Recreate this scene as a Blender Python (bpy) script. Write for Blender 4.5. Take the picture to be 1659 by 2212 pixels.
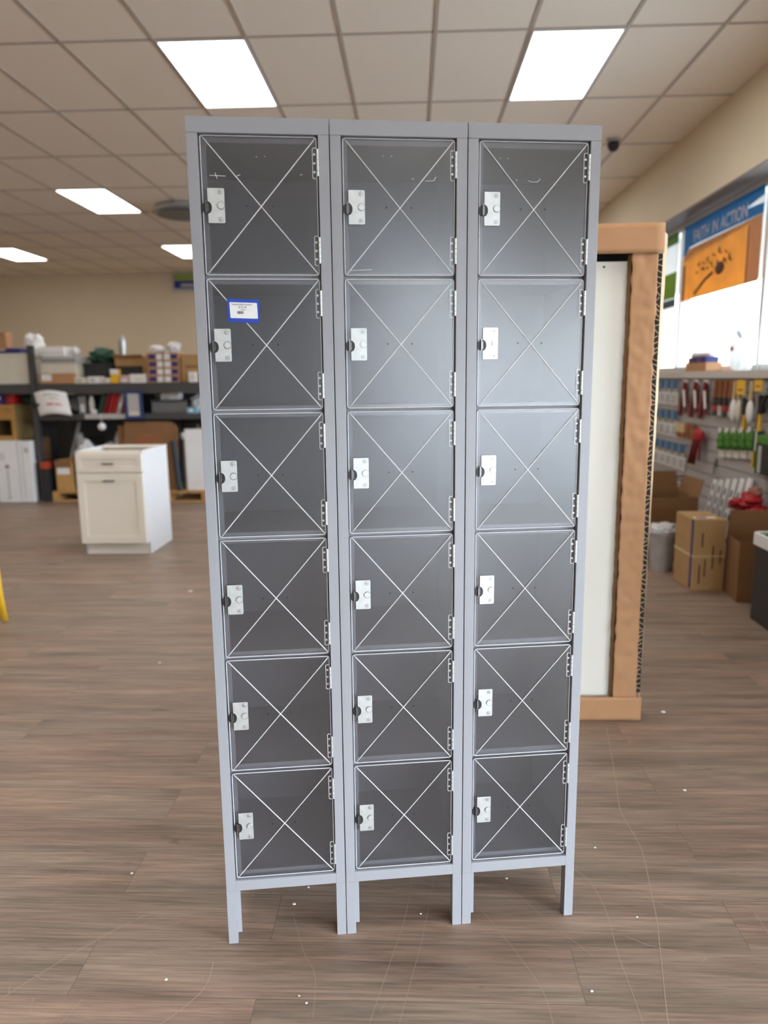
import bpy, bmesh, math, random
from mathutils import Vector, Matrix, Euler, noise as mnoise

# ---------------------------------------------------------------- camera / world / lights / exposure
SC = bpy.context.scene
COL = SC.collection
for o in list(bpy.data.objects):
    bpy.data.objects.remove(o)
W_PX, H_PX, F_PX = 1659, 2212, 1610.94
PITCH, ROLL, CYAW, CAM_H = -0.17758, -0.01117, 0.03754, 1.4315
cam_d = bpy.data.cameras.new('camera')
cam = bpy.data.objects.new('camera', cam_d)
COL.objects.link(cam)
cam_d.sensor_fit = 'VERTICAL'
cam_d.sensor_height = 36.0
cam_d.sensor_width = 27.0
cam_d.lens = 36.0 * F_PX / H_PX
cam_d.clip_start = 0.05
cam_d.clip_end = 300
cam_d.dof.use_dof = True
cam_d.dof.focus_distance = 1.93
cam_d.dof.aperture_fstop = 2.05
cy, sy = math.cos(CYAW), math.sin(CYAW)
cp, sp = math.cos(PITCH), math.sin(PITCH)
fwd = Vector((-sy * cp, cy * cp, sp))
rgt0 = Vector((cy, sy, 0))
up0 = rgt0.cross(fwd)
cr, sr = math.cos(ROLL), math.sin(ROLL)
rgt = rgt0 * cr + up0 * sr
upv = up0 * cr - rgt0 * sr
cam.matrix_world = Matrix(((rgt.x, upv.x, -fwd.x, 0), (rgt.y, upv.y, -fwd.y, 0), (rgt.z, upv.z, -fwd.z, CAM_H), (0, 0, 0, 1)))
SC.camera = cam

SC.view_settings.view_transform = 'Standard'
SC.view_settings.look = 'None'
SC.view_settings.gamma = 1.0
SC.view_settings.use_curve_mapping = False
SC.view_settings.exposure = 1.45
SC.cycles.max_bounces = 12
SC.cycles.diffuse_bounces = 5
SC.cycles.glossy_bounces = 4
SC.cycles.transparent_max_bounces = 24
SC.cycles.caustics_reflective = False
SC.cycles.caustics_refractive = False
SC.cycles.use_denoising = True
SC.cycles.sample_clamp_indirect = 8.0

SKY = 16.0
PANEL = 3.8          # emission of the ceiling panels
world = bpy.data.worlds.new('sky')
SC.world = world
world.use_nodes = True
wn = world.node_tree
wn.nodes.clear()
w_out = wn.nodes.new('ShaderNodeOutputWorld')
w_bg = wn.nodes.new('ShaderNodeBackground')
w_geo = wn.nodes.new('ShaderNodeTexCoord')
w_sep = wn.nodes.new('ShaderNodeSeparateXYZ')
w_rmp = wn.nodes.new('ShaderNodeValToRGB')
w_rmp.color_ramp.elements[0].position = 0.0
w_rmp.color_ramp.elements[0].color = (0.145, 0.143, 0.15, 1)
w_rmp.color_ramp.elements[1].position = 0.20
w_rmp.color_ramp.elements[1].color = (0.80, 0.865, 1.0, 1)
w_e = w_rmp.color_ramp.elements.new(0.06)
w_e.color = (0.185, 0.185, 0.20, 1)
wn.links.new(w_geo.outputs['Generated'], w_sep.inputs[0])
wn.links.new(w_sep.outputs['Z'], w_rmp.inputs[0])
wn.links.new(w_rmp.outputs[0], w_bg.inputs[0])
w_bg.inputs[1].default_value = SKY
wn.links.new(w_bg.outputs[0], w_out.inputs[0])

RX, WX = 2.55, 2.80            # right wall face, window plane
BACK_Y, FRONT_Y, LEFT_X = 15.7, -4.6, -9.6
ZC = 3.609
HEAD_Z, SILL_Z = 2.94, 1.46
HEAD2_Z = 2.20             # head of the full-height entrance glazing


def portal(name, loc, rot, sx, sz):
    l = bpy.data.lights.new(name, 'AREA')
    l.shape = 'RECTANGLE'
    l.size, l.size_y = sx, sz
    l.cycles.is_portal = True
    ob = bpy.data.objects.new(name, l)
    COL.objects.link(ob)
    ob.location = loc
    ob.rotation_euler = rot
    return ob


portal('window_portal', (WX + 0.12, 6.55, 2.2), (0, math.radians(90), 0), HEAD_Z - SILL_Z, 10.3)
portal('window_portal', (WX + 0.12, -1.75, 1.25), (0, math.radians(90), 0), HEAD2_Z, 5.5)
portal('window_portal', (2.15, FRONT_Y - 0.12, 1.5), (math.radians(90), 0, 0), 1.3, HEAD_Z)

# ---------------------------------------------------------------- materials
def lin(c):
    def f(x):
        x /= 255.0
        return x / 12.92 if x <= 0.04045 else ((x + 0.055) / 1.055) ** 2.4
    return (f(c[0]), f(c[1]), f(c[2]), 1.0)


MATS = {}


def mat(name, rgb, rough=0.6, metal=0.0, noise=0.08, scale=12.0, spec=0.5, bump=0.0, trans=0.0, see=0.0):
    """procedural paint / plastic / metal: colour broken up by noise"""
    if name in MATS:
        return MATS[name]
    m = bpy.data.materials.new(name)
    m.use_nodes = True
    nt = m.node_tree
    b = nt.nodes['Principled BSDF']
    c = lin(rgb) if max(rgb) > 1.0 else (*rgb, 1)
    tc = nt.nodes.new('ShaderNodeTexCoord')
    nz = nt.nodes.new('ShaderNodeTexNoise')
    nz.inputs['Scale'].default_value = scale
    nz.inputs['Detail'].default_value = 4
    nt.links.new(tc.outputs['Object'], nz.inputs['Vector'])
    mx = nt.nodes.new('ShaderNodeMix')
    mx.data_type = 'RGBA'
    mx.inputs[6].default_value = tuple(x * (1 - noise) for x in c[:3]) + (1,)
    mx.inputs[7].default_value = tuple(min(1, x * (1 + noise)) for x in c[:3]) + (1,)
    nt.links.new(nz.outputs['Fac'], mx.inputs[0])
    nt.links.new(mx.outputs[2], b.inputs['Base Color'])
    b.inputs['Roughness'].default_value = rough
    b.inputs['Metallic'].default_value = metal
    b.inputs['Specular IOR Level'].default_value = spec
    if bump:
        bp = nt.nodes.new('ShaderNodeBump')
        bp.inputs['Strength'].default_value = bump
        bp.inputs['Distance'].default_value = 0.01
        nt.links.new(nz.outputs['Fac'], bp.inputs['Height'])
        nt.links.new(bp.outputs[0], b.inputs['Normal'])
    if trans:
        tr = nt.nodes.new('ShaderNodeBsdfTranslucent')
        nt.links.new(mx.outputs[2], tr.inputs[0])
        ms = nt.nodes.new('ShaderNodeMixShader')
        ms.inputs[0].default_value = trans
        nt.links.new(b.outputs[0], ms.inputs[1])
        nt.links.new(tr.outputs[0], ms.inputs[2])
        nt.links.new(ms.outputs[0], nt.nodes['Material Output'].inputs[0])
    if see:                                   # partly see-through plastic
        ts = nt.nodes.new('ShaderNodeBsdfTransparent')
        ms = nt.nodes.new('ShaderNodeMixShader')
        ms.inputs[0].default_value = see
        nt.links.new(b.outputs[0], ms.inputs[1])
        nt.links.new(ts.outputs[0], ms.inputs[2])
        nt.links.new(ms.outputs[0], nt.nodes['Material Output'].inputs[0])
    MATS[name] = m
    return m


def clear_mat(name, tint=(0.97, 0.97, 0.98), rough=0.05, haze=0.0, ior=1.5, haze_col=(0.8, 0.8, 0.82), blur=0.0):
    """thin clear sheet: see-through, with a real surface reflection and a little haze"""
    m = bpy.data.materials.new(name)
    m.use_nodes = True
    nt = m.node_tree
    nt.nodes.clear()
    out = nt.nodes.new('ShaderNodeOutputMaterial')
    tr = nt.nodes.new('ShaderNodeBsdfTransparent')
    tr.inputs[0].default_value = (*tint, 1)
    gl = nt.nodes.new('ShaderNodeBsdfGlossy')
    gl.inputs['Roughness'].default_value = rough
    lw = nt.nodes.new('ShaderNodeLayerWeight')      # Schlick reflectance, the same from both sides
    lw.inputs[0].default_value = 0.5
    pw = nt.nodes.new('ShaderNodeMath')
    pw.operation = 'POWER'
    pw.inputs[1].default_value = 5
    nt.links.new(lw.outputs['Facing'], pw.inputs[0])
    fr = nt.nodes.new('ShaderNodeMapRange')
    f0 = ((ior - 1) / (ior + 1)) ** 2
    fr.inputs[3].default_value = f0
    fr.inputs[4].default_value = 1.0
    nt.links.new(pw.outputs[0], fr.inputs[0])
    m1 = nt.nodes.new('ShaderNodeMixShader')
    nt.links.new(fr.outputs[0], m1.inputs[0])
    last = tr
    if haze:
        df = nt.nodes.new('ShaderNodeBsdfDiffuse')
        df.inputs[0].default_value = (*haze_col, 1)
        m0 = nt.nodes.new('ShaderNodeMixShader')
        nz = nt.nodes.new('ShaderNodeTexNoise')
        nz.inputs['Scale'].default_value = 9
        mr = nt.nodes.new('ShaderNodeMapRange')
        mr.inputs[3].default_value = haze * 0.85
        mr.inputs[4].default_value = haze * 1.15
        nt.links.new(nz.outputs['Fac'], mr.inputs[0])
        nt.links.new(mr.outputs[0], m0.inputs[0])
        nt.links.new(tr.outputs[0], m0.inputs[1])
        nt.links.new(df.outputs[0], m0.inputs[2])
        last = m0
    if blur:
        rf = nt.nodes.new('ShaderNodeBsdfRefraction')
        rf.inputs['Color'].default_value = (*tint, 1)
        rf.inputs['Roughness'].default_value = 0.55
        rf.inputs['IOR'].default_value = 1.25
        m2 = nt.nodes.new('ShaderNodeMixShader')
        m2.inputs[0].default_value = blur
        nt.links.new(last.outputs[0], m2.inputs[1])
        nt.links.new(rf.outputs[0], m2.inputs[2])
        last = m2
    nt.links.new(last.outputs[0], m1.inputs[1])
    nt.links.new(gl.outputs[0], m1.inputs[2])
    nt.links.new(m1.outputs[0], out.inputs[0])
    MATS[name] = m
    return m


def floor_mat():
    m = bpy.data.materials.new('wood_plank_floor')
    m.use_nodes = True
    nt = m.node_tree
    b = nt.nodes['Principled BSDF']
    L = nt.links.new
    tc = nt.nodes.new('ShaderNodeTexCoord')
    mp = nt.nodes.new('ShaderNodeMapping')
    mp.inputs['Location'].default_value = (0.37, -1.51, 0)
    L(tc.outputs['Object'], mp.inputs[0])
    br = nt.nodes.new('ShaderNodeTexBrick')
    br.offset = 0.37
    br.offset_frequency = 2
    br.inputs['Scale'].default_value = 1
    br.inputs['Brick Width'].default_value = 1.22
    br.inputs['Row Height'].default_value = 0.18
    br.inputs['Mortar Size'].default_value = 0.0007
    br.inputs['Mortar Smooth'].default_value = 0.1
    br.inputs['Bias'].default_value = 0
    br.inputs['Color1'].default_value = (0, 0, 0, 1)
    br.inputs['Color2'].default_value = (1, 1, 1, 1)
    br.inputs['Mortar'].default_value = (0.5, 0.5, 0.5, 1)
    L(mp.outputs[0], br.inputs['Vector'])
    # grain: long streaks along the plank, shifted per plank
    sh = nt.nodes.new('ShaderNodeVectorMath')
    sh.operation = 'MULTIPLY_ADD'
    L(br.outputs['Color'], sh.inputs[0])
    sh.inputs[1].default_value = (7.3, 3.1, 1.7)
    L(mp.outputs[0], sh.inputs[2])

    def streak(sx, sy_, det, rough):
        mm = nt.nodes.new('ShaderNodeMapping')
        mm.inputs['Scale'].default_value = (sx, sy_, 1)
        L(sh.outputs[0], mm.inputs[0])
        n = nt.nodes.new('ShaderNodeTexNoise')
        n.inputs['Scale'].default_value = 1
        n.inputs['Detail'].default_value = det
        n.inputs['Roughness'].default_value = rough
        n.inputs['Distortion'].default_value = 0.25
        L(mm.outputs[0], n.inputs['Vector'])
        return n
    g1 = streak(1.6, 16, 5, 0.6)
    g2 = streak(5, 150, 4, 0.65)
    g3 = streak(0.9, 5, 2, 0.5)
    kn = streak(6, 24, 2, 0.5)
    r1 = nt.nodes.new('ShaderNodeValToRGB')
    e = r1.color_ramp.elements
    e[0].position = 0.30
    e[0].color = (0.155, 0.115, 0.088, 1)
    e[1].position = 0.72
    e[1].color = (0.345, 0.252, 0.196, 1)
    k = e.new(0.50)
    k.color = (0.248, 0.182, 0.142, 1)
    L(g1.outputs['Fac'], r1.inputs[0])
    # greenish-grey <-> reddish drift
    mx = nt.nodes.new('ShaderNodeMix')
    mx.data_type = 'RGBA'
    mx.blend_type = 'MULTIPLY'
    mx.inputs[0].default_value = 1
    r3 = nt.nodes.new('ShaderNodeValToRGB')
    r3.color_ramp.elements[0].position = 0.38
    r3.color_ramp.elements[0].color = (0.95, 0.965, 0.93, 1)
    r3.color_ramp.elements[1].position = 0.62
    r3.color_ramp.elements[1].color = (1.10, 1.0, 0.95, 1)
    L(g3.outputs['Fac'], r3.inputs[0])
    L(r1.outputs[0], mx.inputs[6])
    L(r3.outputs[0], mx.inputs[7])
    mx2 = nt.nodes.new('ShaderNodeMix')
    mx2.data_type = 'RGBA'
    mx2.blend_type = 'MULTIPLY'
    mx2.inputs[0].default_value = 1
    r2 = nt.nodes.new('ShaderNodeValToRGB')
    r2.color_ramp.elements[0].position = 0.33
    r2.color_ramp.elements[0].color = (0.66, 0.66, 0.66, 1)
    r2.color_ramp.elements[1].position = 0.62
    r2.color_ramp.elements[1].color = (1.16, 1.16, 1.16, 1)
    L(g2.outputs['Fac'], r2.inputs[0])
    L(mx.outputs[2], mx2.inputs[6])
    L(r2.outputs[0], mx2.inputs[7])
    # knots
    mx3 = nt.nodes.new('ShaderNodeMix')
    mx3.data_type = 'RGBA'
    rk = nt.nodes.new('ShaderNodeValToRGB')
    rk.color_ramp.elements[0].position = 0.70
    rk.color_ramp.elements[0].color = (0, 0, 0, 1)
    rk.color_ramp.elements[1].position = 0.82
    rk.color_ramp.elements[1].color = (0.8, 0.8, 0.8, 1)
    L(kn.outputs['Fac'], rk.inputs[0])
    L(rk.outputs[0], mx3.inputs[0])
    L(mx2.outputs[2], mx3.inputs[6])
    mx3.inputs[7].default_value = (0.055, 0.042, 0.036, 1)
    # per-plank tone
    mx4 = nt.nodes.new('ShaderNodeMix')
    mx4.data_type = 'RGBA'
    mx4.blend_type = 'MULTIPLY'
    mx4.inputs[0].default_value = 1
    rt = nt.nodes.new('ShaderNodeMapRange')
    rt.inputs[3].default_value = 0.94
    rt.inputs[4].default_value = 1.06
    L(br.outputs['Color'], rt.inputs[0])
    L(mx3.outputs[2], mx4.inputs[6])
    L(rt.outputs[0], mx4.inputs[7])
    # seams
    mx5 = nt.nodes.new('ShaderNodeMix')
    mx5.data_type = 'RGBA'
    L(br.outputs['Fac'], mx5.inputs[0])
    L(mx4.outputs[2], mx5.inputs[6])
    mx5.inputs[7].default_value = (0.10, 0.075, 0.06, 1)
    L(mx5.outputs[2], b.inputs['Base Color'])
    rr = nt.nodes.new('ShaderNodeMapRange')
    rr.inputs[3].default_value = 0.38
    rr.inputs[4].default_value = 0.54
    L(g2.outputs['Fac'], rr.inputs[0])
    L(rr.outputs[0], b.inputs['Roughness'])
    b.inputs['Specular IOR Level'].default_value = 0.42
    bp = nt.nodes.new('ShaderNodeBump')
    bp.inputs['Strength'].default_value = 0.12
    bp.inputs['Distance'].default_value = 0.002
    L(g2.outputs['Fac'], bp.inputs['Height'])
    L(bp.outputs[0], b.inputs['Normal'])
    return m


def emit_mat(name, rgb, strength):
    m = bpy.data.materials.new(name)
    m.use_nodes = True
    nt = m.node_tree
    nt.nodes.clear()
    out = nt.nodes.new('ShaderNodeOutputMaterial')
    em = nt.nodes.new('ShaderNodeEmission')
    em.inputs[0].default_value = (*rgb, 1)
    em.inputs[1].default_value = strength
    nt.links.new(em.outputs[0], out.inputs[0])
    MATS[name] = m
    return m


M_FLOOR = floor_mat()
M_SCRATCH = mat('scratch', (0.36, 0.27, 0.20), 0.6)
M_CEIL = mat('ceiling_tile', (0.90, 0.82, 0.71), 0.9, noise=0.05, scale=160, bump=0.05, spec=0.1)
M_TBAR = mat('grid_bar_metal', (0.48, 0.42, 0.36), 0.6, noise=0.03)
M_WALL = mat('beige_wall_paint', (0.68, 0.57, 0.42), 0.75, noise=0.04, scale=3, bump=0.02)
M_WALLF = mat('dark_front_wall', (0.20, 0.18, 0.16), 0.7)  # unseen wall, darkened to cut light bounced onto the locker
M_WALLR = mat('beige_wall_paint_right', (0.78, 0.68, 0.53), 0.75, noise=0.04, scale=3, bump=0.02)
M_TRIM = mat('grey_trim', (0.24, 0.22, 0.20), 0.55)
M_ALU = mat('aluminium_frame', (0.62, 0.60, 0.58), 0.4, metal=0.3)
M_SLAT = mat('slatwall_grey', (0.38, 0.36, 0.355), 0.55, noise=0.05)
M_LEDGE = mat('ledge', (0.55, 0.52, 0.49), 0.5)
M_GLASS = clear_mat('window_glass', (0.93, 0.96, 0.95), 0.0, 0.0, 1.5)
M_POLY = clear_mat('clear_polycarbonate', (0.87, 0.87, 0.89), 0.27, 0.02, 1.80, (0.78, 0.78, 0.80), blur=0.16)
M_RIB = mat('rib_highlight_and_scuff', (0.86, 0.86, 0.88), 0.20, noise=0.04, scale=60, spec=0.8, see=0.18)  # whiteness stands in for highlights along the clear ribs; scuffs share it
M_BEAD = mat('edge_bead_highlight', (0.74, 0.74, 0.76), 0.2, noise=0.04, scale=60, spec=0.7, see=0.15)  # pale, nearly opaque tone stands in for highlights on the bent door edge
M_LOCK = mat('grey_enamel', (0.32, 0.325, 0.345), 0.38, noise=0.03, scale=25, spec=0.5)
M_LOCKIN = mat('grey_enamel_inside', (0.32, 0.325, 0.345), 0.42, noise=0.05, scale=9)
M_ZINC = mat('zinc_plate', (0.60, 0.62, 0.61), 0.46, metal=0.6, noise=0.16, scale=70)
M_STEEL = mat('steel', (0.40, 0.40, 0.40), 0.3, metal=0.9, noise=0.08, scale=50)
M_DARK = mat('black_plastic', (0.02, 0.02, 0.022), 0.45)
M_BLUETAPE = mat('blue_masking_tape', (38, 72, 178), 0.7, noise=0.12, scale=60, bump=0.05)
M_PAPER = mat('white_paper', (0.82, 0.82, 0.82), 0.6, noise=0.02)
M_INK = mat('grey_ink', (0.13, 0.13, 0.14), 0.7)
M_CARD = mat('brown_cardboard', (176, 132, 94), 0.8, noise=0.10, scale=14, bump=0.08)
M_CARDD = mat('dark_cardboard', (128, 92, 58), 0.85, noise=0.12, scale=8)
M_CARDT = mat('tan_cardboard', (170, 136, 92), 0.85, noise=0.12, scale=8)
M_CARDE = mat('cardboard_edge', (190, 158, 122), 0.9, noise=0.15, scale=80)
M_DOORP = mat('ivory_door_paint', (0.75, 0.73, 0.65), 0.45, noise=0.02)
M_BLACK = mat('black_gap_shade', (0.008, 0.008, 0.008), 0.8)  # black put in for the shaded gaps of the tall carton
M_CAB = mat('cabinet_less_lit_tone', (0.78, 0.72, 0.62), 0.45, noise=0.02)  # beige put in for the less lit parts of the white cabinet
M_CABS = mat('cabinet_daylit_side', (0.57, 0.56, 0.56), 0.4, noise=0.02)  # neutral white put in for window light on the cabinet sides
M_PULL = mat('pewter_pull', (0.16, 0.15, 0.14), 0.35, metal=0.8)
M_RACK = mat('dark_steel_rack', (0.055, 0.055, 0.058), 0.5, noise=0.15, scale=20)
M_YEL = mat('yellow_plastic', (228, 180, 40), 0.4, noise=0.05)
M_WHITE = mat('white_plastic', (0.75, 0.75, 0.76), 0.45)
M_CREAM = mat('cream_plastic', (0.66, 0.63, 0.54), 0.5)
M_GREYL = mat('light_grey_plastic', (0.45, 0.44, 0.43), 0.5)
M_GREY = mat('mid_grey', (0.16, 0.155, 0.15), 0.6)
M_RED = mat('red_plastic', (165, 22, 32), 0.5, noise=0.15)
M_DRED = mat('dark_red', (110, 12, 26), 0.5, noise=0.15)
M_GREEN = mat('leaf_green', (66, 122, 34), 0.6, noise=0.25, scale=25)
M_DGREEN = mat('dark_green', (22, 62, 44), 0.7, noise=0.3, scale=12)
M_BLUE = mat('print_blue', (34, 94, 138), 0.5, noise=0.12, scale=25)
M_NAVY = mat('navy', (38, 42, 110), 0.6, noise=0.15)
M_WOOD = mat('honey_wood', (168, 124, 66), 0.5, noise=0.2, scale=9)
M_WOODT = mat('tan_wood', (142, 122, 80), 0.6, noise=0.12, scale=6)
M_WOODH = mat('brown_handle', (140, 84, 52), 0.5, noise=0.2, scale=40)
M_WOODL = mat('pale_handle', (205, 182, 140), 0.5, noise=0.1, scale=40)
M_PINE = mat('pine_pallet', (182, 140, 82), 0.75, noise=0.25, scale=10)
M_BAG = mat('plastic_bag', (0.55, 0.55, 0.56), 0.25, noise=0.3, scale=10, bump=0.4)
M_TUB = mat('grey_plastic_wrap', (0.36, 0.34, 0.33), 0.25, noise=0.25, scale=12, bump=0.3)
M_TEAL = mat('teal_vinyl', (40, 150, 200), 0.5, noise=0.05, trans=0.6)
M_BOARD = mat('printed_wood_vinyl', (222, 172, 92), 0.5, noise=0.28, scale=5, trans=0.5)
M_BOARDD = mat('printed_brown', (88, 50, 26), 0.6, noise=0.2, trans=0.2)
M_BOARDF = mat('printed_orange', (226, 176, 124), 0.5, noise=0.15, trans=0.45)
M_VINYLW = mat('white_vinyl', (0.86, 0.87, 0.86), 0.5, noise=0.02, trans=0.5)
M_ORANGE = mat('orange_red', (170, 62, 34), 0.5)
M_CYAN = mat('cyan_pack', (110, 165, 188), 0.5)
M_PINK = mat('pink_pack', (190, 160, 150), 0.6)
M_TILEOUT = mat('pale_pavement', (0.18, 0.18, 0.18), 0.9)
M_PINKB = mat('pale_pink_building', (0.80, 0.68, 0.64), 0.9)
M_EMIT = emit_mat('panel_light', (1.0, 0.965, 0.91), PANEL)


# ---------------------------------------------------------------- mesh helpers
class MB:
    """collects shapes in one bmesh, then links them as ONE mesh object"""

    def __init__(self):
        self.bm = bmesh.new()
        self.mats = []

    def mi(self, m):
        if m not in self.mats:
            self.mats.append(m)
        return self.mats.index(m)

    def _take(self, f0, m, M=None, v0=0):
        i = self.mi(m)
        self.bm.faces.ensure_lookup_table()
        for f in self.bm.faces[f0:]:
            f.material_index = i
        if M is not None:
            self.bm.verts.ensure_lookup_table()
            bmesh.ops.transform(self.bm, matrix=M, verts=self.bm.verts[v0:])

    def box(self, x0, x1, y0, y1, z0, z1, m, M=None):
        f0, v0 = len(self.bm.faces), len(self.bm.verts)
        vs = [self.bm.verts.new((x, y, z)) for z in (z0, z1) for y in (y0, y1) for x in (x0, x1)]
        for q in ((0, 2, 3, 1), (4, 5, 7, 6), (0, 1, 5, 4), (2, 6, 7, 3), (0, 4, 6, 2), (1, 3, 7, 5)):
            self.bm.faces.new([vs[k] for k in q])
        self._take(f0, m, M, v0)
        return self

    def prism(self, pts, axis, a, b, m, M=None):
        """polygon pts in the plane normal to axis ('x','y','z') swept from a to b"""
        f0, v0 = len(self.bm.faces), len(self.bm.verts)

        def P(p, t):
            return {'x': (t, p[0], p[1]), 'y': (p[0], t, p[1]), 'z': (p[0], p[1], t)}[axis]
        A = [self.bm.verts.new(P(p, a)) for p in pts]
        B = [self.bm.verts.new(P(p, b)) for p in pts]
        n = len(pts)
        self.bm.faces.new(A)
        self.bm.faces.new(B[::-1])
        for k in range(n):
            self.bm.faces.new((A[k], B[k], B[(k + 1) % n], A[(k + 1) % n]))
        self._take(f0, m, M, v0)
        bmesh.ops.recalc_face_normals(self.bm, faces=self.bm.faces[f0:])
        return self

    def ring(self, outer, inner, axis, a, b, m):
        f0 = len(self.bm.faces)

        def P(p, t):
            return {'x': (t, p[0], p[1]), 'y': (p[0], t, p[1]), 'z': (p[0], p[1], t)}[axis]
        n = len(outer)
        oa, ob = [self.bm.verts.new(P(p, a)) for p in outer], [self.bm.verts.new(P(p, b)) for p in outer]
        ia, ib = [self.bm.verts.new(P(p, a)) for p in inner], [self.bm.verts.new(P(p, b)) for p in inner]
        for k in range(n):
            j = (k + 1) % n
            for q in ((oa[k], oa[j], ob[j], ob[k]), (ia[k], ib[k], ib[j], ia[j]), (oa[k], ia[k], ia[j], oa[j]), (ob[k], ob[j], ib[j], ib[k])):
                self.bm.faces.new(q)
        self._take(f0, m)
        self.bm.faces.ensure_lookup_table()
        bmesh.ops.recalc_face_normals(self.bm, faces=self.bm.faces[f0:])
        return self

    def cyl(self, p0, p1, r0, r1, m, seg=16, cap=True):
        f0 = len(self.bm.faces)
        p0, p1 = Vector(p0), Vector(p1)
        d = (p1 - p0).normalized()
        a = d.orthogonal().normalized()
        b = d.cross(a)
        A, B = [], []
        for k in range(seg):
            t = 2 * math.pi * k / seg
            u = a * math.cos(t) + b * math.sin(t)
            A.append(self.bm.verts.new(p0 + u * r0))
            B.append(self.bm.verts.new(p1 + u * r1))
        for k in range(seg):
            j = (k + 1) % seg
            self.bm.faces.new((A[k], A[j], B[j], B[k]))
        if cap:
            self.bm.faces.new(A[::-1])
            self.bm.faces.new(B)
        self._take(f0, m)
        return self

    def tube(self, path, r, m, seg=8, closed=False):
        f0 = len(self.bm.faces)
        pts = [Vector(p) for p in path]
        n = len(pts)
        rings = []
        for k in range(n):
            if closed:
                d = pts[(k + 1) % n] - pts[k - 1]
            else:
                d = pts[min(k + 1, n - 1)] - pts[max(k - 1, 0)]
            d.normalize()
            ref = Vector((0, 1, 0)) if abs(d.y) < 0.9 else Vector((0, 0, 1))
            a = d.cross(ref).normalized()
            b = d.cross(a)
            rr = r(k / max(1, n - 1)) if callable(r) else r
            rings.append([self.bm.verts.new(pts[k] + (a * math.cos(2 * math.pi * s / seg) + b * math.sin(2 * math.pi * s / seg)) * rr) for s in range(seg)])
        for k in range(n if closed else n - 1):
            A, B = rings[k], rings[(k + 1) % n]
            for s in range(seg):
                t = (s + 1) % seg
                self.bm.faces.new((A[s], A[t], B[t], B[s]))
        if not closed:
            self.bm.faces.new(rings[0][::-1])
            self.bm.faces.new(rings[-1])
        self._take(f0, m)
        return self

    def ball(self, c, r, m, sub=3, amp=0.0, freq=3.0, seed=0, flat=None):
        f0, v0 = len(self.bm.faces), len(self.bm.verts)
        bmesh.ops.create_icosphere(self.bm, subdivisions=sub, radius=1.0)
        self.bm.verts.ensure_lookup_table()
        for v in self.bm.verts[v0:]:
            p = v.co.copy()
            if amp:
                p *= 1 + amp * mnoise.noise(p * freq + Vector((seed * 3.1, seed * 1.7, 0)))
            q = Vector((c[0] + p.x * r[0], c[1] + p.y * r[1], c[2] + p.z * r[2]))
            if flat is not None:
                q.z = max(q.z, flat)
            v.co = q
        self._take(f0, m)
        return self

    def sheet(self, fn, nu, nv, thick, m):
        """curved sheet fn(u,v)->Vector with a thickness"""
        f0 = len(self.bm.faces)
        G = [[fn(i / nu, j / nv) for j in range(nv + 1)] for i in range(nu + 1)]

        def nrm(i, j):
            a = G[min(i + 1, nu)][j] - G[max(i - 1, 0)][j]
            b = G[i][min(j + 1, nv)] - G[i][max(j - 1, 0)]
            return a.cross(b).normalized()
        A = [[self.bm.verts.new(G[i][j]) for j in range(nv + 1)] for i in range(nu + 1)]
        B = [[self.bm.verts.new(G[i][j] - nrm(i, j) * thick) for j in range(nv + 1)] for i in range(nu + 1)]
        for i in range(nu):
            for j in range(nv):
                self.bm.faces.new((A[i][j], A[i + 1][j], A[i + 1][j + 1], A[i][j + 1]))
                self.bm.faces.new((B[i][j], B[i][j + 1], B[i + 1][j + 1], B[i + 1][j]))
        for i in range(nu):
            self.bm.faces.new((A[i][0], B[i][0], B[i + 1][0], A[i + 1][0]))
            self.bm.faces.new((A[i][nv], A[i + 1][nv], B[i + 1][nv], B[i][nv]))
        for j in range(nv):
            self.bm.faces.new((A[0][j], A[0][j + 1], B[0][j + 1], B[0][j]))
            self.bm.faces.new((A[nu][j], B[nu][j], B[nu][j + 1], A[nu][j + 1]))
        self._take(f0, m)
        return self

    def build(self, name, parent=None, bevel=0.0, smooth=False, loc=None):
        me = bpy.data.meshes.new(name)
        bmesh.ops.recalc_face_normals(self.bm, faces=self.bm.faces[:])
        self.bm.to_mesh(me)
        self.bm.free()
        for m in self.mats:
            me.materials.append(m)
        if smooth:
            for p in me.polygons:
                p.use_smooth = True
        ob = bpy.data.objects.new(name, me)
        COL.objects.link(ob)
        if parent is not None:
            ob.parent = parent
        if loc is not None:
            ob.location = loc
        if bevel:
            md = ob.modifiers.new('bevel', 'BEVEL')
            md.width = bevel
            md.segments = 2
            md.limit_method = 'ANGLE'
            md.angle_limit = math.radians(40)
        return ob


def tag(o, label, cat, group=None, kind=None):
    o['label'] = label
    o['category'] = cat
    if group:
        o['group'] = group
    if kind:
        o['kind'] = kind
    return o


def thing(name, label, cat, loc=(0, 0, 0), rz=0.0, group=None):
    o = bpy.data.objects.new(name, None)
    o.empty_display_size = 0.1
    COL.objects.link(o)
    o.location = loc
    o.rotation_euler = (0, 0, rz)
    return tag(o, label, cat, group)


def struct(ob, label=None):
    ob['kind'] = 'structure'
    if label:
        ob['label'] = label
    return ob


def copy_tree(o, parent=None):
    c = o.copy()
    COL.objects.link(c)
    if parent is not None:
        c.parent = parent
    for ch in list(o.children):
        copy_tree(ch, c)
    return c


def rrect(x0, x1, z0, z1, r, n=4):
    pts = []
    for cx, cz, a0 in ((x1 - r, z1 - r, 0), (x0 + r, z1 - r, 90), (x0 + r, z0 + r, 180), (x1 - r, z0 + r, 270)):
        for k in range(n + 1):
            a = math.radians(a0 + 90 * k / n)
            pts.append((cx + r * math.cos(a), cz + r * math.sin(a)))
    return pts


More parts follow.
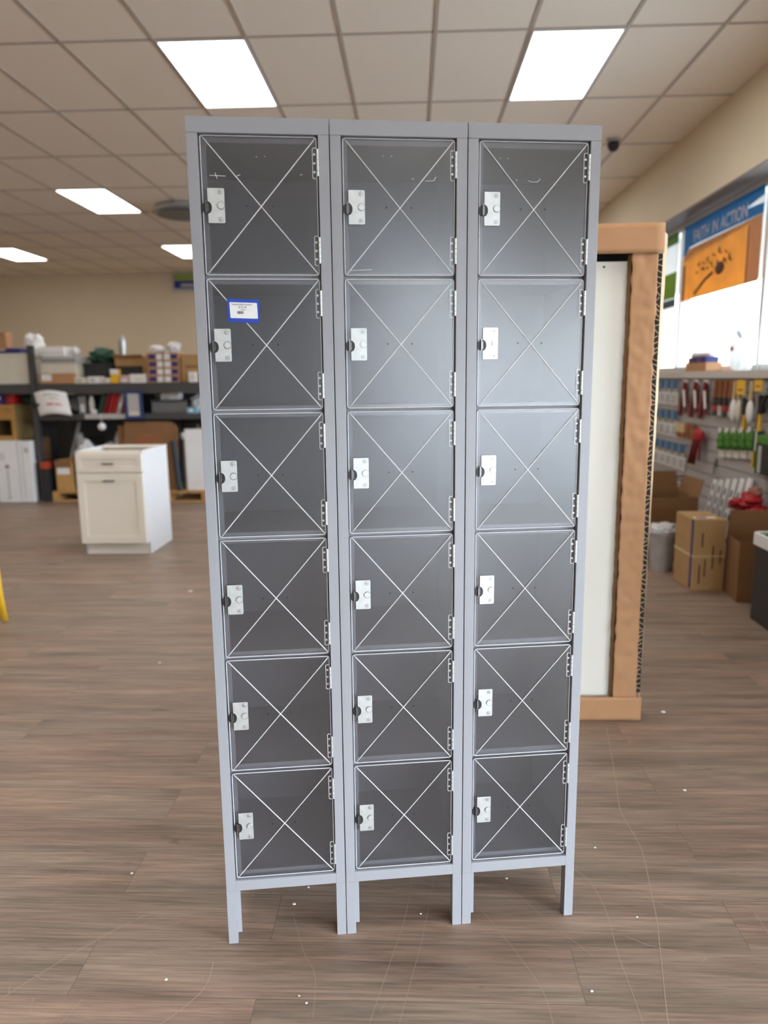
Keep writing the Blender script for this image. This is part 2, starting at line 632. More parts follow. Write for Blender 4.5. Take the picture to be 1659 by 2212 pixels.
def text_mesh(name, body, size, m, parent, loc, rot, align='CENTER', sx=1.0, depth=0.0003, bold=0.0):
    cu = bpy.data.curves.new('t', 'FONT')
    cu.body = body
    cu.size = size
    cu.align_x = align
    cu.align_y = 'CENTER'
    cu.extrude = depth
    cu.offset = bold
    tmp = bpy.data.objects.new('t', cu)
    COL.objects.link(tmp)
    dg = bpy.context.evaluated_depsgraph_get()
    me = bpy.data.meshes.new_from_object(tmp.evaluated_get(dg))
    bpy.data.objects.remove(tmp)
    bpy.data.curves.remove(cu)
    me.materials.clear()
    me.materials.append(m)
    for p in me.polygons:
        p.material_index = 0
    me.name = name
    ob = bpy.data.objects.new(name, me)
    COL.objects.link(ob)
    ob.parent = parent
    ob.location = loc
    ob.rotation_euler = rot
    ob.scale = (sx, 1, 1)
    return ob


# ---------------------------------------------------------------- the setting
# floor with its scuffs (long scratches dragged across the planks)
f = MB()
f.box(LEFT_X - 0.3, 2.95, FRONT_Y - 0.3, BACK_Y + 0.3, -0.1, 0, M_FLOOR)


def scratch(pts, w):
    bmx = f.bm
    f0 = len(bmx.faces)
    L_, R_ = [], []
    n = len(pts)
    # smooth the polyline
    sm = []
    for k in range(n - 1):
        p0, p1, p2, p3 = (Vector(pts[max(0, k - 1)]), Vector(pts[k]), Vector(pts[k + 1]), Vector(pts[min(n - 1, k + 2)]))
        for s in range(6):
            t = s / 6
            sm.append(0.5 * ((2 * p1) + (p2 - p0) * t + (2 * p0 - 5 * p1 + 4 * p2 - p3) * t * t + (3 * p1 - p0 - 3 * p2 + p3) * t ** 3))
    sm.append(Vector(pts[-1]))
    for k, q in enumerate(sm):
        d = (sm[min(k + 1, len(sm) - 1)] - sm[max(k - 1, 0)]).normalized()
        nn = Vector((-d.y, d.x)) * w * 0.5
        L_.append(bmx.verts.new((q.x + nn.x, q.y + nn.y, 0.0004)))
        R_.append(bmx.verts.new((q.x - nn.x, q.y - nn.y, 0.0004)))
    for k in range(len(sm) - 1):
        bmx.faces.new((L_[k], R_[k], R_[k + 1], L_[k + 1]))
    f._take(f0, M_SCRATCH)


SCRATCHES = [
    ([(0.803, 2.913), (0.73, 2.5), (0.694, 2.306), (0.70, 2.15), (0.696, 2.061), (0.66, 1.85), (0.644, 1.769), (0.579, 1.503), (0.56, 1.40)], 0.0022),
    ([(0.470, 2.00), (0.508, 1.941), (0.523, 1.819), (0.514, 1.67), (0.514, 1.462), (0.50, 1.36)], 0.0016),
    ([(0.508, 1.941), (0.60, 1.92), (0.70, 1.84), (0.82, 1.80), (1.02, 1.77)], 0.0012),
    ([(0.00, 2.00), (-0.02, 1.80), (-0.06, 1.62), (-0.10, 1.45)], 0.0013),
    ([(0.06, 1.95), (0.03, 1.75), (0.00, 1.60), (-0.04, 1.42)], 0.0011),
    ([(0.13, 1.93), (0.22, 1.75), (0.28, 1.62), (0.31, 1.52), (0.31, 1.38)], 0.0013),
    ([(0.25, 1.95), (0.36, 1.78), (0.45, 1.66)], 0.0010),
    ([(-0.33, 1.80), (-0.28, 1.66), (-0.24, 1.58), (-0.23, 1.46)], 0.0010),
    ([(-0.50, 1.62), (-0.50, 1.54), (-0.55, 1.46), (-0.62, 1.39)], 0.0018),
    ([(-0.73, 1.78), (-0.80, 1.71), (-0.88, 1.62), (-0.97, 1.50)], 0.0018),
    ([(-0.70, 1.79), (-0.75, 1.76), (-0.82, 1.70)], 0.0012),
    ([(-0.78, 1.50), (-0.80, 1.42), (-0.80, 1.36)], 0.0012),
    ([(1.00, 2.34), (1.10, 2.32), (1.22, 2.28)], 0.0014),
    ([(0.55, 1.73), (0.60, 1.70), (0.66, 1.68)], 0.0016),
    ([(0.92, 1.83), (0.92, 1.74), (0.90, 1.66)], 0.0014),
    ([(1.02, 2.10), (1.10, 2.07), (1.16, 2.05)], 0.0016),
]
for pts, w in SCRATCHES:
    scratch(pts, w)
random.seed(4)
for k in range(46):
    x, y = random.uniform(-1.1, 1.2), random.uniform(1.35, 2.3)
    a = random.uniform(0, math.pi)
    l = random.uniform(0.008, 0.05)
    scratch([(x, y), (x + math.cos(a) * l * 0.5, y + math.sin(a) * l * 0.4), (x + math.cos(a) * l, y + math.sin(a) * l)], random.uniform(0.0006, 0.0014))
struct(f.build('floor'), 'brown wood-look plank floor scuffed with pale scratches')

c = MB()
c.box(LEFT_X - 0.3, 2.95, FRONT_Y - 0.3, BACK_Y + 0.3, ZC, ZC + 0.15, M_CEIL)
ceil = struct(c.build('ceiling'), 'suspended ceiling of beige acoustic tiles')
GX, GY, DX, DY = -1.6625, 5.2424, 0.6096, 1.2338
g = MB()
i = -13
while GX + i * DX < RX:
    x = GX + i * DX
    g.box(x - 0.012, x + 0.012, FRONT_Y, BACK_Y, ZC - 0.006, ZC, M_TBAR)
    i += 1
k = -7
while GY + k * DY < BACK_Y:
    y = GY + k * DY
    g.box(LEFT_X, RX, y - 0.012, y + 0.012, ZC - 0.0055, ZC, M_TBAR)
    k += 1
g.build('tile_grid', ceil)

w = MB().box(LEFT_X - 0.3, 2.95, BACK_Y, BACK_Y + 0.3, 0, ZC, M_WALL)
struct(w.build('wall_back'), 'beige painted back wall')
w = MB().box(LEFT_X - 0.3, LEFT_X, FRONT_Y, BACK_Y, 0, ZC, M_WALL)
struct(w.build('wall_left'))
# right wall: low wall under the window band, header, piers; glazed to the floor near the entrance
w = MB()
w.box(RX, 2.95, 1.4, BACK_Y, 0, SILL_Z - 0.06, M_WALLR)
w.box(RX, 2.95, FRONT_Y, BACK_Y, HEAD_Z, ZC, M_WALLR)
w.box(RX, 2.95, 11.7, BACK_Y, SILL_Z - 0.06, HEAD_Z, M_WALLR)
w.box(RX, 2.95, FRONT_Y, 0.9, 0, 0.10, M_WALLR)
w.box(RX, 2.95, 0.9, 1.4, 0, HEAD_Z, M_WALLR)
w.box(RX, 2.95, FRONT_Y, 0.9, HEAD2_Z, HEAD_Z, M_WALLR)
struct(w.build('wall_right'), 'beige right wall above and below the shop windows')
w = MB()
w.box(RX - 0.003, WX + 0.06, 1.4, 11.7, HEAD_Z - 0.012, HEAD_Z, M_TRIM)
struct(w.build('trim_1'), 'grey soffit strip above the shop windows')
w = MB()
w.box(LEFT_X - 0.3, 1.5, FRONT_Y - 0.3, FRONT_Y, 0, ZC, M_WALLF)
w.box(1.5, 2.95, FRONT_Y - 0.3, FRONT_Y, HEAD_Z, ZC, M_WALLF)
w.box(1.5, 2.95, FRONT_Y - 0.3, FRONT_Y, 0, 0.10, M_WALLF)
struct(w.build('wall_front'))


def window_run(name, y0, y1, z0, z1, muls, label=None):
    w = MB()
    w.box(WX, WX + 0.01, y0, y1, z0, z1, M_GLASS)
    ob = struct(w.build(name), label)
    fr = MB()
    fr.box(WX - 0.04, WX + 0.05, y0, y1, z1 - 0.07, z1, M_ALU)
    fr.box(WX - 0.04, WX + 0.05, y0, y1, z0, z0 + 0.05, M_ALU)
    for y in muls:
        fr.box(WX - 0.05, WX + 0.06, y - 0.032, y + 0.032, z0, z1, M_ALU)
    fr.build('window_frame', ob)
    return ob


MULS = [1.43, 2.43, 4.29, 6.15, 8.01, 9.87, 11.68]
window_run('window_1', 1.4, 11.7, SILL_Z, HEAD_Z - 0.012, MULS, 'row of tall shop windows on the right wall')
window_run('window_2', FRONT_Y, 0.9, 0.10, HEAD2_Z, [FRONT_Y + 0.04, -2.75, -0.95, 0.86])
w = MB().box(1.5, 2.80, FRONT_Y - 0.16, FRONT_Y - 0.15, 0.10, HEAD_Z, M_GLASS)
win3 = struct(w.build('window_3'))
fr = MB()
for x in (1.54, 2.76):
    fr.box(x - 0.035, x + 0.035, FRONT_Y - 0.2, FRONT_Y - 0.1, 0.10, HEAD_Z, M_ALU)
fr.box(1.5, 2.8, FRONT_Y - 0.2, FRONT_Y - 0.1, 2.2, 2.26, M_ALU)
fr.build('window_frame', win3)

# slatwall board and the ledge under the windows
SLX = RX - 0.03
w = MB()
z = 0.10
while z < 1.36:
    w.box(SLX, RX - 0.001, 1.4, 11.7, z, min(z + 0.092, SILL_Z - 0.065), M_SLAT)
    z += 0.10
w.box(SLX + 0.018, RX - 0.001, 1.4, 11.7, 0.02, SILL_Z - 0.065, M_GREY)
struct(w.build('trim_2'), 'grey slatted display board below the shop windows')
w = MB().box(RX - 0.06, WX - 0.04, 1.4, 11.7, SILL_Z - 0.058, SILL_Z, M_LEDGE)
struct(w.build('trim_3'), 'grey ledge along the bottom of the shop windows')

# outdoors: pavement
w = MB().box(2.96, 90, -60, 80, -0.25, -0.1, M_TILEOUT).box(-40, 2.96, -60, FRONT_Y - 0.31, -0.25, -0.1, M_TILEOUT)
struct(w.build('trim_4'), 'pale pavement outside the windows')


# unseen roof added outside the shop front to block high sky light
w = MB().box(2.96, 5.9, -7.6, 15.7, 3.02, 3.2, M_TRIM).box(LEFT_X, 2.96, -7.6, FRONT_Y - 0.31, 3.02, 3.2, M_TRIM)
struct(w.build('trim_5'), 'unseen roof added outside the shop windows to block sky light')

# ceiling lights
light_labels = {
    (0, 0): 'large glowing ceiling panel above the left locker column',
    (4, 0): 'glowing ceiling panel above the right locker column, upper right of the photo',
    (-4, 3): 'glowing ceiling panel left of the locker beside the round air diffuser',
    (-9, 6): 'farthest left glowing ceiling panel cut by the left edge of the photo',
    (-4, 6): 'far glowing ceiling panel partly hidden by the left edge of the locker',
    (0, 3): 'glowing ceiling panel hidden behind the top of the left locker column',
    (4, 3): 'glowing ceiling panel hidden behind the top of the right locker column',
    (0, 6): 'far glowing ceiling panel hidden behind the middle of the locker',
}
proto = None
for kk in (-6, -3, 0, 3, 6):
    for ii in (-9, -4, 0, 4):
        loc = (GX + (ii + 0.5) * DX, GY + (kk + 0.5) * DY, ZC)
        lab = light_labels.get((ii, kk), 'glowing flat panel in the suspended ceiling outside the photo')
        if proto is None:
            proto = thing('ceiling_light', lab, 'ceiling light', loc, 0, 'flat panel lights in the suspended ceiling')
            a = MB().box(-DX / 2 + 0.022, DX / 2 - 0.022, -DY / 2 + 0.022, DY / 2 - 0.022, -0.008, -0.002, M_EMIT)
            a.build('diffuser', proto)
            hx, hy = DX / 2 - 0.010, DY / 2 - 0.010
            fo = [(-hx, -hy), (hx, -hy), (hx, hy), (-hx, hy)]
            fi = [(-hx + 0.014, -hy + 0.014), (hx - 0.014, -hy + 0.014), (hx - 0.014, hy - 0.014), (-hx + 0.014, hy - 0.014)]
            MB().ring(fo, fi, 'z', -0.012, -0.001, M_WHITE).build('light_frame', proto)
            o = proto
        else:
            o = copy_tree(proto)
        o.location = loc
        o['label'] = lab

# round air diffuser
t = thing('air_diffuser', 'round grey air diffuser hanging from the ceiling behind the left locker edge', 'air vent', (-2.86, 9.95, ZC - 0.008))
MB().cyl((0, 0, -0.07), (0, 0, -0.002), 0.42, 0.36, M_GREYL, 40).build('diffuser_rim', t)
MB().cyl((0, 0, -0.10), (0, 0, -0.072), 0.36, 0.34, M_GREY, 40).build('diffuser_cone', t)
# dome camera
t = thing('security_camera', 'small black dome camera on the ceiling right of the locker', 'camera', (1.905, 7.55, ZC))
MB().cyl((0, 0, -0.03), (0, 0, -0.001), 0.06, 0.065, M_GREYL, 20).build('mount', t)
MB().ball((0, 0, -0.055), (0.055, 0.055, 0.06), M_DARK, 3).build('dome', t, smooth=True)

# ---------------------------------------------------------------- the locker
LX, LY, LA = -0.476, 1.6803, 0.1386
CW = 0.3048
DEP = 0.38
HT = 1.981
TIER = [0.178 + k * 0.2955 for k in range(7)]        # 0.178 .. 1.951
lk = thing('locker', 'tall grey metal locker, three columns of six clear doors with crossed ribs', 'locker', (LX, LY, 0), LA)
for cidx in range(3):
    x0 = cidx * CW + 0.0011
    x1 = (cidx + 1) * CW - 0.0011
    # face frame
    b = MB()
    b.box(x0, x0 + 0.0235, 0, 0.0016, 0.150, 1.949, M_LOCK)
    b.box(x0 + 0.0219, x0 + 0.0235, 0.0016, 0.024, 0.178, 1.949, M_LOCK)
    b.box(x1 - 0.0235, x1, 0, 0.0016, 0.150, 1.949, M_LOCK)
    b.box(x1 - 0.0235, x1 - 0.0219, 0.0016, 0.024, 0.178, 1.949, M_LOCK)
    b.box(x0 + 0.0235, x0 + 0.038, 0.0225, 0.024, 0.178, 1.949, M_LOCK)      # door stop, latch side
    b.box(x0 + 0.0235, x1 - 0.0235, 0, 0.0016, 0.150, 0.178, M_LOCK)
    b.box(x0 + 0.0235, x1 - 0.0235, 0.0016, 0.024, 0.1764, 0.178, M_LOCK)
    b.box(x0 + 0.0385, x1 - 0.0235, 0.0225, 0.024, 0.178, 0.191, M_LOCK)
    b.build('face_frame', lk, bevel=0.0007)
    b = MB()
    b.box(x0 - 0.0003, x1 + 0.0003, -0.0012, 0.0016, 1.9490, HT, M_LOCK)
    b.box(x0 - 0.0003, x1 + 0.0003, 0.0016, DEP, HT - 0.0016, HT, M_LOCK)
    b.box(x0 + 0.021, x1 - 0.021, 0.0016, 0.018, 1.9490, 1.9506, M_LOCK)
    b.box(x0 + 0.0235, x1 - 0.0235, 0.0225, 0.024, 1.936, 1.9488, M_LOCK)
    b.build('top_cap', lk, bevel=0.0008)
    b = MB()
    b.box(x0, x0 + 0.0012, 0.0018, DEP, 0.150, 1.949, M_LOCKIN)
    b.box(x1 - 0.0012, x1, 0.0018, DEP, 0.150, 1.949, M_LOCKIN)
    b.box(x0 + 0.0014, x1 - 0.0014, DEP - 0.0015, DEP, 0.150, 1.949, M_LOCKIN)
    b.build('cabinet_shell', lk)
    for k in range(7):
        z = TIER[k]
        if k == 6:
            z = 1.9475
        b = MB()
        if k == 0:
            b.box(x0 + 0.0016, x1 - 0.0016, 0.0245, DEP - 0.002, z - 0.0016, z, M_LOCKIN)
        elif k < 6:
            b.box(x0 + 0.0016, x1 - 0.0016, 0.0265, DEP - 0.002, z - 0.001, z + 0.0006, M_LOCKIN)
            b.box(x0 + 0.0238, x1 - 0.0238, 0.0245, 0.0261, z - 0.014, z + 0.011, M_LOCK)
        else:
            b.box(x0 + 0.0016, x1 - 0.0016, 0.0265, DEP - 0.002, z - 0.0012, z, M_LOCKIN)
        b.build('shelf', lk)
    # legs: an L-section at the front, plain at the rear
    for side in (0, 1):
        lx0, lx1 = (x0, x0 + 0.0235) if side == 0 else (x1 - 0.0235, x1)
        b = MB().box(lx0, lx1, 0, 0.0016, 0, 0.150, M_LOCK)
        if side == 0:
            b.box(lx1 - 0.0016, lx1, 0.0016, 0.014, 0.0, 0.150, M_LOCK)
            b.box(lx1, lx1 + 0.010, 0.0125, 0.014, 0.022, 0.150, M_LOCK)
            b.box(lx0, lx0 + 0.0014, 0.0016, 0.030, 0.0, 0.150, M_LOCK)
        else:
            b.box(lx0, lx0 + 0.0016, 0.0016, 0.030, 0.0, 0.150, M_LOCK)
            b.box(lx1 - 0.0014, lx1, 0.0016, 0.030, 0.0, 0.150, M_LOCK)
        b.build('leg', lk)
        b = MB().box(lx0, lx1, DEP - 0.030, DEP - 0.0285, 0, 0.150, M_LOCK)
        xx = lx0 if side == 0 else lx1 - 0.0014
        b.box(xx, xx + 0.0014, DEP - 0.0285, DEP, 0, 0.150, M_LOCK)
        b.build('leg', lk)

# one door, then copies
DW = 0.2495          # door width
DH = TIER[1] - TIER[0] - 0.0070


def make_door():
    d = MB()
    out = rrect(0, DW, 0, DH, 0.006)
    d.prism(out, 'y', 0.0000, 0.0022, M_POLY)
    inn = rrect(0.0022, DW - 0.0022, 0.0022, DH - 0.0022, 0.0045)
    d.ring(out, inn, 'y', 0.0022, 0.0105, M_POLY)
    door = d.build('door')
    e = MB()
    p = [(x, 0.0004, z) for x, z in rrect(0.0010, DW - 0.0010, 0.0010, DH - 0.0010, 0.006, 5)]
    e.tube(p, 0.0012, M_BEAD, 6, True)
    e.build('edge_bead', door, smooth=True)
    for (za, zb) in ((0.004, DH - 0.004), (DH - 0.004, 0.004)):
        r = MB()
        xa, xb = 0.006, DW - 0.004
        n = 24
        path = [(xa + (xb - xa) * k / n, 0.0002 - (0.0006 if (zb > za) else 0), za + (zb - za) * k / n) for k in range(n + 1)]
        r.tube(path, 0.0012, M_RIB, 8)
        r.build('cross_rib', door, smooth=True)
    zc = DH / 2 + 0.0005
    # lock plate with a scooped finger notch on its left edge
    px0, px1, pz0, pz1 = 0.0115, 0.0475, zc - 0.036, zc + 0.036
    pts = [(px1 - 0.002, pz0), (px1, pz0 + 0.002), (px1, pz1 - 0.002), (px1 - 0.002, pz1), (px0, pz1)]
    for k in range(11):
        a = math.radians(90 - 18 * k)
        pts.append((px0 + 0.0085 * math.cos(a), zc - 0.004 + 0.0125 * math.sin(a)))
    pts.append((px0, pz0))
    MB().prism(pts, 'y', -0.0028, -0.0008, M_ZINC).build('lock_plate', door, bevel=0.0004)
    fl = MB()
    fl.cyl((px0 - 0.002, -0.0026, zc - 0.004), (px0 - 0.002, -0.0006, zc - 0.004), 0.0115, 0.0115, M_DARK, 24)
    fl.box(px0 - 0.0042, px0 - 0.0026, -0.0075, -0.0005, zc - 0.015, zc + 0.010, M_STEEL)
    fl.box(px0 - 0.0005, px0 + 0.0006, -0.0040, -0.0020, zc - 0.012, zc + 0.005, M_STEEL)
    fl.build('finger_lift', door)
    MB().cyl((0.0395, -0.0058, zc), (0.0395, -0.0026, zc), 0.0068, 0.0074, M_ZINC, 24).cyl((0.0395, -0.0030, zc), (0.0395, -0.0022, zc), 0.0088, 0.0088, M_STEEL, 24).build('lock_button', door)
    for s in (-1, 1):
        MB().cyl((0.0385, -0.0038, zc + s * 0.028), (0.0385, -0.0026, zc + s * 0.028), 0.0034, 0.0044, M_ZINC, 16).cyl((0.0385, -0.0041, zc + s * 0.028), (0.0385, -0.0036, zc + s * 0.028), 0.0012, 0.0012, M_DARK, 10).cyl((0.0385, -0.0030, zc + s * 0.028), (0.0385, -0.0025, zc + s * 0.028), 0.0052, 0.0052, M_STEEL, 16).build('rivet', door)
    for xh in (0.0955, 0.1515):
        MB().cyl((xh, -0.0006, zc + 0.0005), (xh, 0.0003, zc + 0.0005), 0.0018, 0.0018, M_DARK, 12).build('vent_hole', door)
    for zt in (DH - 0.026, DH - 0.208):
        h = MB()
        for q in range(5):
            za, zb = zt - 0.056 * (q + 1) / 5 + 0.0006, zt - 0.056 * q / 5 - 0.0002
            h.cyl((DW + 0.0008, -0.0055, za), (DW + 0.0008, -0.0055, zb), 0.0031, 0.0031, M_ZINC, 14)
        h.build('hinge_barrel', door, smooth=False)
        lf = MB()
        pl = rrect(DW - 0.0105, DW - 0.0012, zt - 0.060, zt + 0.004, 0.004)
        pin = rrect(DW - 0.0092, DW - 0.0012, zt - 0.0587, zt + 0.0027, 0.003)
        lf.ring(pl, pin, 'y', -0.0008, 0.0002, M_RIB)
        for q in (0.010, 0.028, 0.046):
            lf.cyl((DW - 0.006, -0.0010, zt - q), (DW - 0.006, 0.0001, zt - q), 0.0024, 0.0028, M_ZINC, 12)
        lf.build('hinge_leaf', door)
    return door


door0 = make_door()
for cidx in range(3):
    for k in range(6):
        d = door0 if (cidx == 0 and k == 0) else copy_tree(door0)
        d.parent = lk
        d.location = (cidx * CW + 0.0280, 0.0075, TIER[k] + 0.0030)

# pale scuffs left on the three top doors
TOPD = [d for d in lk.children if d.name.split('.')[0] == 'door' and d.location.z > 1.6]
TOPD.sort(key=lambda d: d.location.x)
SCUFF = [[[(0.018, 0.207), (0.052, 0.206)], [(0.030, 0.212), (0.034, 0.200)], [(0.075, 0.206), (0.083, 0.209)], [(0.118, 0.246), (0.121, 0.246)], [(0.136, 0.247), (0.139, 0.247)], [(0.212, 0.211), (0.217, 0.211)]],
         [[(0.183, 0.202), (0.203, 0.203)], [(0.202, 0.203), (0.207, 0.211)], [(0.152, 0.206), (0.158, 0.206)], [(0.088, 0.252), (0.091, 0.252)], [(0.106, 0.252), (0.110, 0.252)], [(0.012, 0.011), (0.062, 0.013)]],
         [[(0.112, 0.206), (0.120, 0.203)], [(0.120, 0.203), (0.134, 0.204)], [(0.134, 0.204), (0.140, 0.210)], [(0.083, 0.207), (0.088, 0.207)], [(0.046, 0.252), (0.049, 0.252)], [(0.063, 0.252), (0.066, 0.252)]]]
for d, segs in zip(TOPD, SCUFF):
    for (xa, za), (xb, zb) in segs:
        MB().tube([(xa, 0.0, za), (xb, 0.0, zb)], 0.0007, M_RIB, 6).build('scuff_mark', d)

# price label on the second door of the left column
d_y = 0.0075 - 0.0010
pl = thing('price_label', 'white price label framed in blue tape on the left column, second door down', 'label', (LX, LY, 0), LA)
tp = MB()
tp.prism([(0.0710, 1.5965), (0.1385, 1.5945), (0.1425, 1.6060), (0.0710, 1.6090)], 'y', d_y - 0.0014, d_y - 0.0010, M_BLUETAPE)
tp.prism([(0.0705, 1.5590), (0.1390, 1.5550), (0.1390, 1.5660), (0.0712, 1.5690)], 'y', d_y - 0.0014, d_y - 0.0010, M_BLUETAPE)
tp.prism([(0.0710, 1.5585), (0.0790, 1.5590), (0.0785, 1.6090), (0.0708, 1.6088)], 'y', d_y - 0.0018, d_y - 0.0014, M_BLUETAPE)
tp.prism([(0.1330, 1.5553), (0.1400, 1.5550), (0.1422, 1.6055), (0.1340, 1.6055)], 'y', d_y - 0.0018, d_y - 0.0014, M_BLUETAPE)
tp.build('blue_tape', pl)
pp = MB()
pp.prism([(x + (z - 1.583) * -0.03, z - (x - 0.107) * 0.030) for x, z in rrect(0.0765, 0.1368, 1.5660, 1.6000, 0.002)], 'y', d_y - 0.0024, d_y - 0.0020, M_PAPER)
pp.build('paper', pl)
ty = d_y - 0.0026
rt = (math.radians(90), math.radians(1.6), 0)
text_mesh('lettering', 'Tennsco Body Lockers', 0.0050, M_INK, pl, (0.1025, ty, 1.5960), rt)
text_mesh('lettering', '$131.76', 0.0058, M_INK, pl, (0.1045, ty, 1.5900), rt, sx=0.95)
text_mesh('lettering', '17 Mar', 0.0038, M_INK, pl, (0.1050, ty, 1.5845), rt)
bc = MB()
random.seed(2)
x = 0.0925
while x < 0.1055:
    wd = random.choice((0.0004, 0.0006, 0.0009))
    bc.box(x, x + wd, ty - 0.0002, ty + 0.0002, 1.5755, 1.5815, M_INK)
    x += wd + random.choice((0.0004, 0.0006))
bc.build('barcode', pl)

# ---------------------------------------------------------------- tall carton with the pale panel
BX0, BX1, BY, BZ = 0.16, 0.957, 2.98, 1.992
ct = thing('cardboard_box', 'tall open-fronted brown cardboard carton standing behind the right side of the locker', 'box', (0, BY, 0))


def flap(name, xa, xb, za, zb, y, amp, seed, nu=8, nv=40, t=0.005, parent=ct, m=M_CARD, edge=0.0):
    def fn(u, v):
        x = xa + (xb - xa) * u
        z_ = za + (zb - za) * v
        yy = y - amp * (0.5 + 0.5 * mnoise.noise(Vector((x * 9, z_ * 7, seed)))) - amp * 0.5 * mnoise.noise(Vector((x * 30, z_ * 30, seed + 5)))
        if edge:
            x += edge * mnoise.noise(Vector((u * 2, z_ * 26, seed + 9))) * (1 if u in (0, 1) else 0.4)
        return Vector((x, yy, z_))
    return MB().sheet(fn, nu, nv, -t, m).build(name, parent, smooth=True)


flap('front_flap', BX0, BX1 - 0.004, 1.884, BZ, -0.008, 0.004, 1, 24, 6)                       # top
flap('front_flap', 0.838, 0.934, 0.100, 1.886, 0.0, 0.010, 2, 14, 140, edge=0.006)                # right
flap('front_flap', BX0, 0.27, 0.100, 1.886, 0.0, 0.006, 3, 6, 60)                                # left
flap('front_flap', BX0, BX1, 0.004, 0.106, -0.008, 0.005, 4, 24, 8)                              # bottom
# dents pushed into the right flap
sd = MB()


def side_fn(u, v):
    z_ = 0.03 + (BZ - 0.05) * v
    x = 0.955 + (0.040 + 0.014 * v) * u + 0.004 * mnoise.noise(Vector((u, z_ * 8, 3)))
    return Vector((x, 0.010 + 0.12 * u, z_))


sd.sheet(side_fn, 6, 60, 0.004, M_CARDE)
sd.build('side_wall', ct, smooth=True)
fl = MB()                                                       # torn corrugated edge between flap and side wall
zz = 0.14
random.seed(8)
while zz < 1.875:
    h = random.uniform(0.016, 0.024)
    s = random.choice((-1, 1))
    fl.box(0.932, 0.9545, 0.003, 0.005, zz, zz + 0.0030, M_CARDE, Matrix.Translation((0.943, 0, zz)) @ Matrix.Rotation(s * random.uniform(0.25, 0.85), 4, 'Y') @ Matrix.Translation((-0.943, 0, -zz)))
    zz += h
fl.box(0.9290, 0.9560, 0.0075, 0.0085, 0.12, 1.885, M_BLACK)  # black strip stands in for the shaded gap behind the flutes
fl.build('corrugated_edge', ct)
b = MB()
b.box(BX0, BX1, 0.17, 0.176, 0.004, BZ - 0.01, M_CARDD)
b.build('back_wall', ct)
MB().box(BX0, BX1 - 0.01, 0.0, 0.17, BZ - 0.008, BZ - 0.003, M_CARD).build('top_wall', ct)
MB().box(BX0, BX0 + 0.005, 0.002, 0.17, 0.008, BZ - 0.01, M_CARD).build('side_wall', ct)
MB().box(BX0, BX1, 0.0, 0.17, 0.0, 0.005, M_CARD).build('bottom_wall', ct)
MB().box(BX0 + 0.008, BX1 - 0.02, 0.150, 0.166, 0.02, 1.97, M_BLACK).build('painted_shade_sheet', ct)  # added black sheet standing in for shade inside the carton
# inner corrugated lip beside the panel
lp = MB()


def lip_fn(u, v):
    z_ = 0.106 + 1.776 * v
    return Vector((0.8385 + 0.0035 * mnoise.noise(Vector((0.3, z_ * 30, 2))) - 0.006 * u, 0.004 + 0.02 * u, z_))


lp.sheet(lip_fn, 2, 140, 0.003, M_CARDD)
lp.build('inner_lip', ct)
dp = thing('door_panel', 'pale ivory flat panel standing inside the tall cardboard carton', 'panel', (0, BY, 0))
MB().box(0.22, 0.842, 0.030, 0.070, 0.012, 1.862, M_DOORP).build('panel_face', dp, bevel=0.004)
MB().cyl((0.742, 0.0285, 1.842), (0.742, 0.031, 1.842), 0.0045, 0.0045, M_DARK, 14).build('screw_hole', dp)

# ---------------------------------------------------------------- white base cabinet
cb = thing('base_cabinet', 'white kitchen base cabinet with one drawer and one door on the open floor', 'cabinet', (-2.737, 5.955, 0))
b = MB()
b.prism([(0.085, 0.0), (0.64, 0.0), (0.64, 0.874), (0.022, 0.874), (0.022, 0.105), (0.085, 0.105)], 'x', 0.0, 0.018, M_CABS)
b.build('side_panel', cb, bevel=0.002)
b = MB()
b.prism([(0.085, 0.0), (0.64, 0.0), (0.64, 0.874), (0.022, 0.874), (0.022, 0.105), (0.085, 0.105)], 'x', 0.532, 0.550, M_CABS)
b.build('side_panel', cb, bevel=0.002)
MB().box(0.018, 0.532, 0.602, 0.62, 0.1, 0.872, M_CAB).build('back_panel', cb)
MB().box(0.0185, 0.5315, 0.085, 0.10, 0.0, 0.104, M_CAB).build('toe_kick', cb)
b = MB()
b.box(0.018, 0.532, 0.022, 0.10, 0.852, 0.872, M_CAB)
b.box(0.018, 0.532, 0.50, 0.60, 0.852, 0.872, M_CAB)
b.box(0.018, 0.532, 0.10, 0.60, 0.105, 0.123, M_CAB)
b.build('stretcher', cb)


def shaker(name, x0, x1, z0, z1, st, parent):
    b = MB()
    b.box(x0 + st, x1 - st, 0.008, 0.014, z0 + st, z1 - st, M_CAB)
    o_ = [(x0, z0), (x1, z0), (x1, z1), (x0, z1)]
    i_ = [(x0 + st, z0 + st), (x1 - st, z0 + st), (x1 - st, z1 - st), (x0 + st, z1 - st)]
    b.ring(o_, i_, 'y', 0.0, 0.020, M_CAB)
    return b.build(name, parent, bevel=0.0025)


dr = shaker('drawer', 0.002, 0.548, 0.700, 0.852, 0.045, cb)
do = shaker('door', 0.002, 0.548, 0.108, 0.690, 0.060, cb)
for par, zh in ((dr, 0.772), (do, 0.632)):
    h = MB()
    h.box(0.228, 0.322, -0.028, -0.018, zh - 0.006, zh + 0.006, M_PULL)
    h.box(0.240, 0.250, -0.020, 0.009, zh - 0.005, zh + 0.005, M_PULL)
    h.box(0.300, 0.310, -0.020, 0.009, zh - 0.005, zh + 0.005, M_PULL)
    h.build('pull', par, bevel=0.003)

